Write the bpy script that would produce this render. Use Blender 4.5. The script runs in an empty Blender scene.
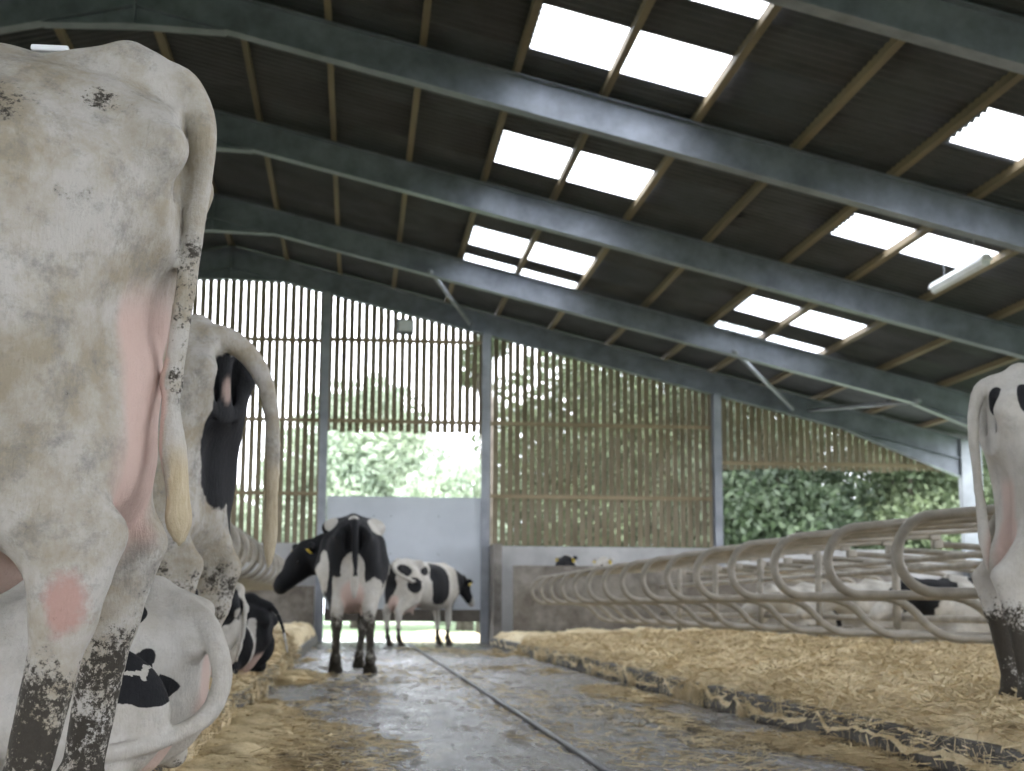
import bpy, math, random
import numpy as np
from mathutils import Vector, Matrix, Euler
sc = bpy.context.scene
C = sc.collection
PI = math.pi

# ---------------------------------------------------------------- camera, sky, exposure
cd = bpy.data.cameras.new('camera')
cam = bpy.data.objects.new('camera', cd); C.objects.link(cam); sc.camera = cam
cd.sensor_width = 36.0; cd.lens = 1450.0/1024.0*36.0; cd.clip_start = 0.05; cd.clip_end = 500
CAM_Z = 0.62
yaw, pitch, roll = math.radians(6.063), math.radians(8.756), math.radians(0.3)
cam.matrix_world = Matrix.Translation((0, 0, CAM_Z)) @ Matrix.Rotation(-yaw, 4, 'Z') @ Matrix.Rotation(PI/2+pitch, 4, 'X') @ Matrix.Rotation(roll, 4, 'Z')
cd.dof.use_dof = True; cd.dof.focus_distance = 2.9; cd.dof.aperture_fstop = 7.0

w = bpy.data.worlds.new('overcast_sky'); sc.world = w; w.use_nodes = True
wn = w.node_tree.nodes; wl = w.node_tree.links
bg = wn['Background']; bg.inputs['Strength'].default_value = 2.0
tc = wn.new('ShaderNodeTexCoord'); sp = wn.new('ShaderNodeSeparateXYZ'); cr = wn.new('ShaderNodeValToRGB')
wl.new(tc.outputs['Generated'], sp.inputs[0]); wl.new(sp.outputs['Z'], cr.inputs[0]); wl.new(cr.outputs[0], bg.inputs['Color'])
cr.color_ramp.elements[0].position = 0.0; cr.color_ramp.elements[0].color = (0.86, 0.90, 1.0, 1)
cr.color_ramp.elements[1].position = 0.6; cr.color_ramp.elements[1].color = (0.93, 0.96, 1.0, 1)
sc.view_settings.view_transform = 'Standard'; sc.view_settings.look = 'None'
sc.view_settings.gamma = 1.0; sc.view_settings.use_curve_mapping = False
sc.view_settings.exposure = 2.18
try:
    sc.cycles.max_bounces = 8; sc.cycles.diffuse_bounces = 5; sc.cycles.transmission_bounces = 4; sc.cycles.transparent_max_bounces = 8
    sc.cycles.sample_clamp_indirect = 8.0
except Exception: pass

rng = np.random.default_rng(7)
random.seed(7)

# ---------------------------------------------------------------- helpers
def tag(o, label=None, cat=None, group=None, kind=None):
    if label: o['label'] = label
    if cat: o['category'] = cat
    if group: o['group'] = group
    if kind: o['kind'] = kind
    return o

def empty(name, loc=(0, 0, 0), rz=0.0, **k):
    o = bpy.data.objects.new(name, None); C.objects.link(o)
    o.location = loc; o.rotation_euler = (0, 0, rz); o.empty_display_size = 0.1
    return tag(o, **k)

class MB:
    def __init__(s): s.v = []; s.f = []; s.n = 0
    def add(s, v, f):
        v = np.asarray(v, float); s.v.append(v)
        s.f += [tuple(int(i)+s.n for i in q) for q in f]; s.n += len(v)
    def box(s, lo, hi):
        x0, y0, z0 = lo; x1, y1, z1 = hi
        s.add([(x0,y0,z0),(x1,y0,z0),(x1,y1,z0),(x0,y1,z0),(x0,y0,z1),(x1,y0,z1),(x1,y1,z1),(x0,y1,z1)],
              [(0,3,2,1),(4,5,6,7),(0,1,5,4),(1,2,6,5),(2,3,7,6),(3,0,4,7)])
    def prism(s, prof, axis, a, b):
        # prof: list of 2-D points; axis 'y': points are (x,z)
        n = len(prof); mk = {'y': lambda p, t: (p[0], t, p[1]), 'x': lambda p, t: (t, p[0], p[1]), 'z': lambda p, t: (p[0], p[1], t)}[axis]
        v = [mk(p, a) for p in prof]+[mk(p, b) for p in prof]
        s.add(v, [tuple(range(n)), tuple(range(2*n-1, n-1, -1))]+[(i, i+n, (i+1) % n+n, (i+1) % n) for i in range(n)])
    def tube(s, pts, r, n=10, cap=True):
        P = [Vector(p) for p in pts]; m = len(P)
        rr = r if hasattr(r, '__len__') else [r]*m
        T = [(P[min(i+1, m-1)]-P[max(i-1, 0)]).normalized() for i in range(m)]
        up = Vector((0, 0, 1)) if abs(T[0].z) < .9 else Vector((1, 0, 0))
        N = (up-T[0]*up.dot(T[0])).normalized(); vs = []
        for i in range(m):
            N = (N-T[i]*N.dot(T[i])).normalized(); B = T[i].cross(N)
            for k in range(n):
                a = 2*PI*k/n; vs.append(P[i]+(N*math.cos(a)+B*math.sin(a))*rr[i])
        f = [(i*n+k, i*n+(k+1) % n, (i+1)*n+(k+1) % n, (i+1)*n+k) for i in range(m-1) for k in range(n)]
        if cap: f += [tuple(range(n-1, -1, -1)), tuple((m-1)*n+k for k in range(n))]
        s.add([tuple(v) for v in vs], f)
    def build(s, name, mat, parent=None, smooth=False, bevel=0, **k):
        me = bpy.data.meshes.new(name); me.from_pydata(np.concatenate(s.v).tolist(), [], s.f); me.update()
        return link(me, name, mat, parent, smooth, bevel, **k)

def link(me, name, mat, parent=None, smooth=False, bevel=0, **k):
    if mat: me.materials.append(mat)
    if smooth: me.polygons.foreach_set('use_smooth', [True]*len(me.polygons))
    o = bpy.data.objects.new(name, me); C.objects.link(o)
    if parent: o.parent = parent
    if bevel:
        b = o.modifiers.new('bevel', 'BEVEL'); b.width = bevel; b.segments = 2; b.limit_method = 'ANGLE'
    return tag(o, **k)

def npmesh(name, V, F):
    me = bpy.data.meshes.new(name); nv = len(V); F = np.asarray(F, np.int32); k = F.shape[1]
    me.vertices.add(nv); me.vertices.foreach_set('co', np.asarray(V, np.float32).ravel())
    me.loops.add(F.size); me.loops.foreach_set('vertex_index', F.ravel())
    me.polygons.add(len(F)); me.polygons.foreach_set('loop_start', np.arange(0, F.size, k, dtype=np.int32))
    me.update(calc_edges=True); me.validate(); return me

def catmull(pts, n=8):
    P = [np.array(p, float) for p in pts]; P = [2*P[0]-P[1]]+P+[2*P[-1]-P[-2]]; out = []
    for i in range(1, len(P)-2):
        for t in np.linspace(0, 1, n, endpoint=False):
            out.append(.5*((2*P[i])+(-P[i-1]+P[i+1])*t+(2*P[i-1]-5*P[i]+4*P[i+1]-P[i+2])*t*t+(-P[i-1]+3*P[i]-3*P[i+1]+P[i+2])*t**3))
    out.append(P[-2]); return out

def copy_tree(o, parent=None):
    c = o.copy(); C.objects.link(c)
    if parent: c.parent = parent
    for ch in o.children: copy_tree(ch, c)
    return c

# value noise in numpy
_tab = rng.random((32, 32, 32)).astype(np.float32)
def vnoise(x, y, z, s=1.0, off=0.0):
    x = np.asarray(x)*s+off; y = np.asarray(y)*s+off*1.7; z = np.asarray(z)*s+off*.6
    xi = np.floor(x).astype(int); yi = np.floor(y).astype(int); zi = np.floor(z).astype(int)
    fx, fy, fz = x-xi, y-yi, z-zi
    fx = fx*fx*(3-2*fx); fy = fy*fy*(3-2*fy); fz = fz*fz*(3-2*fz); r = 0
    for a in (0, 1):
        for b in (0, 1):
            for c in (0, 1):
                r = r+_tab[(xi+a) % 32, (yi+b) % 32, (zi+c) % 32]*(fx if a else 1-fx)*(fy if b else 1-fy)*(fz if c else 1-fz)
    return r*2-1
def fbm(x, y, z, s=1.0, off=0.0, o=3):
    return sum(vnoise(x, y, z, s*2**i, off+i*5.3)*.5**i for i in range(o))

# ---------------------------------------------------------------- materials
class Mat:
    def __init__(s, name, rough=.6, metal=0.0, spec=None):
        s.m = bpy.data.materials.new(name); s.m.use_nodes = True
        s.N = s.m.node_tree.nodes; s.L = s.m.node_tree.links; s.b = s.N['Principled BSDF']
        s.b.inputs['Roughness'].default_value = rough; s.b.inputs['Metallic'].default_value = metal
        if spec is not None: s.b.inputs['Specular IOR Level'].default_value = spec
        s.co = s.N.new('ShaderNodeTexCoord').outputs['Object']
    def map(s, scale):
        n = s.N.new('ShaderNodeMapping'); n.inputs['Scale'].default_value = scale if hasattr(scale, '__len__') else (scale,)*3
        s.L.new(s.co, n.inputs['Vector']); return n.outputs[0]
    def noise(s, scale, detail=4, rough=.55, vec=None, dist=0):
        n = s.N.new('ShaderNodeTexNoise'); n.inputs['Scale'].default_value = scale; n.inputs['Detail'].default_value = detail
        n.inputs['Roughness'].default_value = rough; n.inputs['Distortion'].default_value = dist
        s.L.new(vec if vec is not None else s.co, n.inputs['Vector']); return n.outputs['Fac']
    def ramp(s, fac, stops):
        n = s.N.new('ShaderNodeValToRGB'); e = n.color_ramp.elements
        while len(e) < len(stops): e.new(.5)
        for el, (p, c) in zip(e, stops):
            el.position = p; el.color = (c, c, c, 1) if not hasattr(c, '__len__') else (*c, 1)
        s.L.new(fac, n.inputs[0]); return n.outputs[0]
    def mix(s, fac, a, b, mode='MIX'):
        n = s.N.new('ShaderNodeMix'); n.data_type = 'RGBA'; n.blend_type = mode
        for sock, v in ((n.inputs[0], fac), (n.inputs[6], a), (n.inputs[7], b)):
            if isinstance(v, (int, float)): sock.default_value = v
            elif isinstance(v, tuple): sock.default_value = (*v, 1)
            else: s.L.new(v, sock)
        return n.outputs[2]
    def math(s, op, a, b=0.0, c=None):
        n = s.N.new('ShaderNodeMath'); n.operation = op
        for i, v in enumerate((a, b, c)):
            if v is None: continue
            if isinstance(v, (int, float)): n.inputs[i].default_value = v
            else: s.L.new(v, n.inputs[i])
        return n.outputs[0]
    def attr(s, name):
        n = s.N.new('ShaderNodeAttribute'); n.attribute_name = name; return n.outputs['Fac']
    def col(s, c):
        if isinstance(c, tuple): s.b.inputs['Base Color'].default_value = (*c, 1)
        else: s.L.new(c, s.b.inputs['Base Color'])
        return s
    def rgh(s, r): s.L.new(r, s.b.inputs['Roughness']); return s
    def bump(s, h, strength=.3, dist=.01):
        n = s.N.new('ShaderNodeBump'); n.inputs['Strength'].default_value = strength; n.inputs['Distance'].default_value = dist
        s.L.new(h, n.inputs['Height']); s.L.new(n.outputs[0], s.b.inputs['Normal']); return s

def mottled(name, a, b, scale=3, rough=.7, metal=0.0, bump=.2, bd=.01, sc3=None, lo=.35, hi=.65):
    m = Mat(name, rough, metal); v = m.map(sc3) if sc3 else None
    n = m.noise(scale, 5, .6, v)
    m.col(m.ramp(n, [(lo, a), (hi, b)])); m.bump(m.noise(scale*6, 4, .6, v), bump, bd); return m.m

M = {}
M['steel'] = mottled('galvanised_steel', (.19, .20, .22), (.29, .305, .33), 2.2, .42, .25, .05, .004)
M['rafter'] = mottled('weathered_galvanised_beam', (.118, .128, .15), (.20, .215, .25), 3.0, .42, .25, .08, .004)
M['tube'] = mottled('grimy_galvanised_tube', (.21, .19, .155), (.33, .30, .25), 7, .5, .15, .15, .003)
M['timber'] = mottled('purlin_timber', (.095, .072, .042), (.20, .152, .088), 4, .75, 0, .2, .004, (1, .06, 1))
M['fibre'] = mottled('dark_fibre_cement', (.036, .037, .039), (.060, .062, .066), 1.6, .85, 0, .1, .004)
M['wall'] = mottled('pale_concrete', (.34, .335, .325), (.50, .495, .48), 1.3, .8, 0, .25, .008)
M['kerb'] = mottled('muddy_kerb_concrete', (.035, .032, .028), (.11, .10, .085), 6, .55, 0, .5, .02)
M['black_pipe'] = mottled('black_rubber_hose', (.012, .013, .016), (.03, .032, .036), 9, .35, 0, .1, .003)
M['white_paint'] = mottled('white_enamel', (.75, .76, .78), (.85, .86, .88), 3, .4, 0, .05, .002)
M['dark_box'] = mottled('dark_housing', (.05, .055, .06), (.09, .095, .10), 3, .5, 0, .05, .002)
M['sheet'] = mottled('painted_steel_sheet', (.44, .47, .50), (.53, .56, .59), .9, .45, .1, .05, .003)
M['sheet_dirty'] = mottled('dirty_sheet_foot', (.06, .05, .04), (.13, .11, .09), 3, .7, 0, .2, .005)
M['hoof'] = mottled('hoof_horn', (.02, .018, .015), (.06, .05, .04), 14, .6, 0, .3, .004)
M['eye'] = mottled('eye_dark', (.006, .005, .004), (.012, .01, .008), 10, .08, 0, 0, .001)
M['tag'] = mottled('yellow_tag_plastic', (.75, .55, .05), (.85, .65, .08), 8, .4, 0, 0, .001)
M['yard'] = mottled('wet_yard_concrete', (.42, .42, .42), (.55, .55, .54), 1.2, .4, 0, .2, .01)
M['bark'] = mottled('tree_bark', (.05, .04, .03), (.13, .11, .09), 4, .9, 0, .5, .03)
M['lens'] = mottled('clear_lamp_cover', (.6, .62, .64), (.72, .74, .76), 3, .25, 0, 0, .001)

m = Mat('slat_board_timber', .8); v = m.map((1, 1, .12))
n1 = m.noise(9, 4, .6, v); n2 = m.noise(1.1, 3, .5)
m.col(m.mix(m.ramp(n2, [(.35, 0.0), (.7, 1.0)]), m.ramp(n1, [(.3, (.115, .088, .05)), (.7, (.21, .165, .10))]), m.ramp(n1, [(.3, (.155, .13, .085)), (.7, (.27, .225, .155))])))
m.bump(n1, .25, .004); M['board'] = m.m

M['rail_timber'] = mottled('pale_rail_timber', (.20, .155, .09), (.34, .27, .17), 4, .8, 0, .2, .004, (.1, 1, 1))
m = Mat('dirty_end_wall_concrete', .8); n1 = m.noise(1.6, 5, .65); n2 = m.noise(7, 4, .6)
m.col(m.mix(m.ramp(n1, [(.42, 0.0), (.62, 1.0)]), m.ramp(n2, [(.3, (.10, .085, .07)), (.7, (.19, .17, .145))]), m.ramp(n2, [(.3, (.22, .20, .175)), (.7, (.30, .28, .25))])))
m.bump(n2, .3, .01); M['brown_wall'] = m.m

m = Mat('wet_slurry_floor', .4)
big = m.noise(1.1, 6, .65, m.map((1.5, .4, 1))); mid = m.noise(8, 6, .75, m.map((1.2, .3, 1))); fine = m.noise(28, 5, .7)
base = m.mix(m.ramp(mid, [(.40, 0.0), (.60, 1.0)]), (.040, .038, .036), (.17, .162, .15))
dung = m.ramp(m.math('ADD', m.math('MULTIPLY', big, .6), m.math('MULTIPLY', fine, .4)), [(.50, 0.0), (.57, 1.0)])
m.col(m.mix(dung, base, (.13, .10, .06)))
m.rgh(m.ramp(m.math('ADD', m.math('MULTIPLY', mid, .55), m.math('MULTIPLY', big, .45)), [(.44, .08), (.52, .22), (.60, .7)]))
m.bump(m.math('ADD', m.math('MULTIPLY', m.noise(15, 5, .7, m.map((1.1, .3, 1))), .8), m.math('MULTIPLY', fine, .45)), .5, .03); M['floor'] = m.m

def straw_mat(name, a, b, c):
    m = Mat(name, .75); s1 = m.noise(120, 5, .75, m.map((1, .3, 1)), 1.0); s2 = m.noise(3.0, 5, .6); s3 = m.noise(100, 4, .7, m.map((.3, 1, 1)), .8)
    t = m.mix(.5, s1, s3)
    m.col(m.mix(m.ramp(s2, [(.40, 0.0), (.62, 1.0)]), m.ramp(t, [(.36, a), (.60, b)]), m.ramp(t, [(.36, b), (.60, c)])))
    m.bump(t, .6, .012); return m.m
M['straw'] = straw_mat('golden_straw', (.46, .35, .18), (.70, .57, .34), (.88, .77, .54))
M['straw_dirty'] = straw_mat('trodden_straw', (.26, .19, .09), (.54, .41, .21), (.78, .64, .38))

m = Mat('lamp_tube', .3); m.col((.8, .8, .8)); M['lamp_tube'] = m.m

m = Mat('meadow_grass', .9); n = m.noise(.5, 5, .6); n2 = m.noise(12, 4, .6)
m.col(m.mix(n, m.ramp(n2, [(.3, (.10, .15, .08)), (.7, (.18, .26, .13))]), (.22, .29, .17))); m.bump(n2, .5, .05); M['grass'] = m.m

def leaf_mat(name, a, b, tr=.35):
    m = Mat(name, .6); n = m.noise(.55, 3, .6); n2 = m.noise(4, 2, .5)
    c = m.mix(m.ramp(m.math('ADD', m.math('MULTIPLY', n, .6), m.math('MULTIPLY', n2, .4)), [(.38, 0.0), (.62, 1.0)]), a, b); m.col(c)
    t = m.N.new('ShaderNodeBsdfTranslucent'); m.L.new(c, t.inputs['Color'])
    mx = m.N.new('ShaderNodeMixShader'); mx.inputs[0].default_value = tr
    m.L.new(m.b.outputs[0], mx.inputs[1]); m.L.new(t.outputs[0], mx.inputs[2]); m.L.new(mx.outputs[0], m.N['Material Output'].inputs[0]); return m.m
M['leaf'] = leaf_mat('broad_leaves', (.055, .080, .045), (.17, .21, .11))
M['leaf_dark'] = leaf_mat('dark_leaves', (.035, .052, .034), (.095, .13, .07))
M['leaf_hazed'] = leaf_mat('hazed_pale_leaves', (.33, .40, .32), (.48, .54, .40))  # pale leaf green, lightened further to paint in haze and overexposure

m = Mat('translucent_rooflight', .3); t = m.N.new('ShaderNodeBsdfTranslucent'); t.inputs['Color'].default_value = (.9, .93, .95, 1)
tp = m.N.new('ShaderNodeBsdfTransparent'); tp.inputs['Color'].default_value = (.95, .97, 1, 1)
mx = m.N.new('ShaderNodeMixShader'); nn = m.noise(5, 3); m.L.new(m.ramp(nn, [(.3, .75), (.7, .88)]), mx.inputs[0])
m.L.new(t.outputs[0], mx.inputs[1]); m.L.new(tp.outputs[0], mx.inputs[2]); m.L.new(mx.outputs[0], m.N['Material Output'].inputs[0]); M['rooflight'] = m.m

# ---- cow hide: coat / pink / dirt / sore / hair attributes decide which colour the hide has
def hide_mat(name, black=(.007, .007, .008), white=(.56, .54, .50), soil=.5):
    m = Mat(name, .7, 0, .18)
    edge = m.noise(22, 4, .6); hair = m.noise(90, 3, .6, m.map((1, 1, .22)), .5); blot = m.noise(5.5, 6, .68); blot2 = m.noise(13, 5, .7); spk = m.noise(95, 5, .8)
    coat = m.ramp(m.math('ADD', m.attr('coat'), m.math('MULTIPLY', m.math('SUBTRACT', edge, .5), .10)), [(.49, 0.0), (.51, 1.0)])
    w = m.mix(m.math('MULTIPLY', m.ramp(blot, [(.42, 0.0), (.60, 1.0)]), soil), white, (.37, .32, .235))
    w = m.mix(m.math('MULTIPLY', m.ramp(m.math('ADD', m.math('MULTIPLY', blot2, .7), m.math('MULTIPLY', spk, .3)), [(.50, 0.0), (.64, 1.0)]), soil*.8), w, (.24, .23, .21))
    w = m.mix(.35, w, m.mix(hair, (.50, .48, .44), (.90, .88, .84)), 'MULTIPLY')
    bcol = m.mix(hair, black, tuple(c*2.2+.004 for c in black))
    c = m.mix(coat, w, bcol)
    pk = m.mix(blot, (.50, .36, .30), (.62, .46, .40)); c = m.mix(m.attr('pink'), c, pk)
    c = m.mix(m.attr('hair'), c, m.mix(hair, (.34, .25, .13), (.66, .58, .42)))
    c = m.mix(m.ramp(m.math('ADD', m.attr('sore'), m.math('MULTIPLY', m.math('SUBTRACT', blot2, .5), 1.6)), [(.42, 0.0), (.85, .85)]), c, m.mix(blot2, (.34, .18, .14), (.52, .32, .27)))
    dn = m.math('ADD', m.attr('dirt'), m.math('ADD', m.math('MULTIPLY', m.math('SUBTRACT', spk, .5), 1.5), m.math('MULTIPLY', m.math('SUBTRACT', blot2, .5), 1.5)))
    c = m.mix(m.ramp(dn, [(.45, 0.0), (.60, 1.0)]), c, m.mix(spk, (.022, .019, .015), (.075, .065, .05)))
    m.col(c); m.bump(m.math('ADD', m.math('MULTIPLY', hair, .6), m.math('ADD', m.math('MULTIPLY', spk, .4), m.math('MULTIPLY', blot2, .8))), .5, .012); return m.m
M['hide_clean'] = hide_mat('black_and_white_hide', soil=.35)
M['hide_soiled'] = hide_mat('soiled_white_hide', white=(.53, .505, .46), soil=.95)

# ---------------------------------------------------------------- cow modelling: distance field + surface net
class Field:
    def __init__(s, lo, hi, h):
        s.lo = np.array(lo, float); s.h = h; s.n = np.ceil((np.array(hi)-s.lo)/h).astype(int)+1
        s.ax = [s.lo[i]+np.arange(s.n[i])*h for i in range(3)]
        s.D = np.full(s.n, 1.0, np.float32)
    def sub(s, a, b):
        i0 = np.maximum(np.floor((np.array(a)-s.lo)/s.h).astype(int), 0); i1 = np.minimum(np.ceil((np.array(b)-s.lo)/s.h).astype(int)+1, s.n)
        if (i1 <= i0).any(): return None
        sl = tuple(slice(i0[k], i1[k]) for k in range(3))
        X = s.ax[0][sl[0]][:, None, None]; Y = s.ax[1][sl[1]][None, :, None]; Z = s.ax[2][sl[2]][None, None, :]
        return sl, X, Y, Z
    def comb(s, sl, d, k, sub=False):
        A = s.D[sl]; d = d.astype(np.float32)
        if sub:
            h = np.clip(.5-.5*(d+A)/k, 0, 1); s.D[sl] = A*(1-h)+(-d)*h+k*h*(1-h)
        else:
            h = np.clip(.5+.5*(A-d)/k, 0, 1); s.D[sl] = A*(1-h)+d*h-k*h*(1-h)
    def cap(s, a, b, ra, rb, k=.04, sub=False):
        a = np.array(a, float); b = np.array(b, float); r = max(ra, rb)+k+.02
        q = s.sub(np.minimum(a, b)-r, np.maximum(a, b)+r)
        if q is None: return
        sl, X, Y, Z = q; ab = b-a; L = max(ab@ab, 1e-9)
        t = np.clip(((X-a[0])*ab[0]+(Y-a[1])*ab[1]+(Z-a[2])*ab[2])/L, 0, 1)
        d = np.sqrt((X-a[0]-t*ab[0])**2+(Y-a[1]-t*ab[1])**2+(Z-a[2]-t*ab[2])**2)-(ra+(rb-ra)*t)
        s.comb(sl, d, k, sub)
    def chain(s, pts, rs, k=.03):
        for i in range(len(pts)-1): s.cap(pts[i], pts[i+1], rs[i], rs[i+1], k)
    def ell(s, c, r, k=.04, rot=(0, 0, 0), sub=False):
        c = np.array(c, float); r = np.array(r, float); R_ = r.max()+k+.02
        q = s.sub(c-R_, c+R_)
        if q is None: return
        sl, X, Y, Z = q; Rm = np.array(Euler(rot).to_matrix()).T
        dx, dy, dz = X-c[0], Y-c[1], Z-c[2]
        u = [Rm[i, 0]*dx+Rm[i, 1]*dy+Rm[i, 2]*dz for i in range(3)]
        k0 = np.sqrt(sum((u[i]/r[i])**2 for i in range(3)))+1e-6; k1 = np.sqrt(sum((u[i]/r[i]**2)**2 for i in range(3)))+1e-6
        s.comb(sl, k0*(k0-1)/k1, k, sub)
    def loft(s, S, n=2.55, k=.03, roll=0.0):
        S = np.array(S, float); x0, x1 = S[0, 0], S[-1, 0]
        mz = S[:, 1].max(); q = s.sub((x0-.1, -.8, -.2), (x1+.1, .8, mz+.15)); sl, X, Y, Z = q
        xs = np.clip(X, x0, x1)
        def ip(col):
            # smooth interpolation
            t = np.linspace(x0, x1, 200); v = np.interp(t, S[:, 0], S[:, col]); kk = np.hanning(17); kk /= kk.sum()
            v = np.convolve(np.pad(v, 8, 'edge'), kk, 'valid'); return np.interp(xs, t, v)
        top, bot, wd = ip(1), ip(2), ip(3); zc = (top+bot)/2; hh = (top-bot)/2
        yy = Y+roll*(Z-zc)
        tz = (Z-zc)/hh; wz = wd*(1-.07*np.clip(tz, 0, 1)**1.5)
        a = np.abs(yy/wz); b = np.abs(tz); qn = (a**n+b**n)**(1/n)+1e-6
        g = np.sqrt((yy/wz**2)**2+(tz/hh)**2)+1e-6
        d = qn*(qn-1)/g; d = np.clip(d, -.5, .6)
        ex = np.maximum(np.maximum(x0-X, X-x1), 0); d = np.where(ex > 0, np.sqrt(np.maximum(d, 0)**2+ex**2), d)
        s.comb(sl, d+0*X, k)
    def mesh(s):
        D = s.D; I = D < 0; n = D.shape
        cs = [I[a:n[0]-1+a, b:n[1]-1+b, c:n[2]-1+c] for a in (0, 1) for b in (0, 1) for c in (0, 1)]
        cnt = sum(c.astype(np.int8) for c in cs); act = (cnt > 0) & (cnt < 8)
        ijk = np.argwhere(act); idx = np.full(act.shape, -1, np.int64); idx[act] = np.arange(len(ijk))
        P = np.zeros((len(ijk), 3)); W = np.zeros(len(ijk))
        co = [(a, b, c) for a in (0, 1) for b in (0, 1) for c in (0, 1)]
        val = {q: D[ijk[:, 0]+q[0], ijk[:, 1]+q[1], ijk[:, 2]+q[2]] for q in co}
        for q in co:
            for ax in range(3):
                if q[ax]: continue
                r = list(q); r[ax] = 1; r = tuple(r); a, b = val[q], val[r]; m_ = (a < 0) != (b < 0)
                t = np.where(m_, a/np.where(m_, a-b, 1), 0)
                p = np.tile(np.array(q, float), (len(ijk), 1)); p[:, ax] += t; P[m_] += p[m_]; W[m_] += 1
        V = s.lo+(ijk+P/W[:, None])*s.h; F = []
        for ax in range(3):
            sl0 = [slice(1, n[k]-1) for k in range(3)]; sl1 = list(sl0); sl0[ax] = slice(0, n[ax]-1); sl1[ax] = slice(1, n[ax])
            A = I[tuple(sl0)]; B = I[tuple(sl1)]; ch = np.argwhere(A != B); inside = A[tuple(ch.T)]
            off = [1, 1, 1]; off[ax] = 0; e = ch+off; u, v_ = (ax+1) % 3, (ax+2) % 3
            def cell(du, dv):
                c = e.copy(); c[:, u] -= du; c[:, v_] -= dv; return idx[tuple(c.T)]
            q = np.stack([cell(1, 1), cell(0, 1), cell(0, 0), cell(1, 0)], 1); q[~inside] = q[~inside][:, ::-1]; F.append(q)
        F = np.concatenate(F); F = F[(F >= 0).all(1)]
        return V, F

def sstep(a, b, x):
    t = np.clip((x-a)/(b-a), 0, 1); return t*t*(3-2*t)

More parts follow.
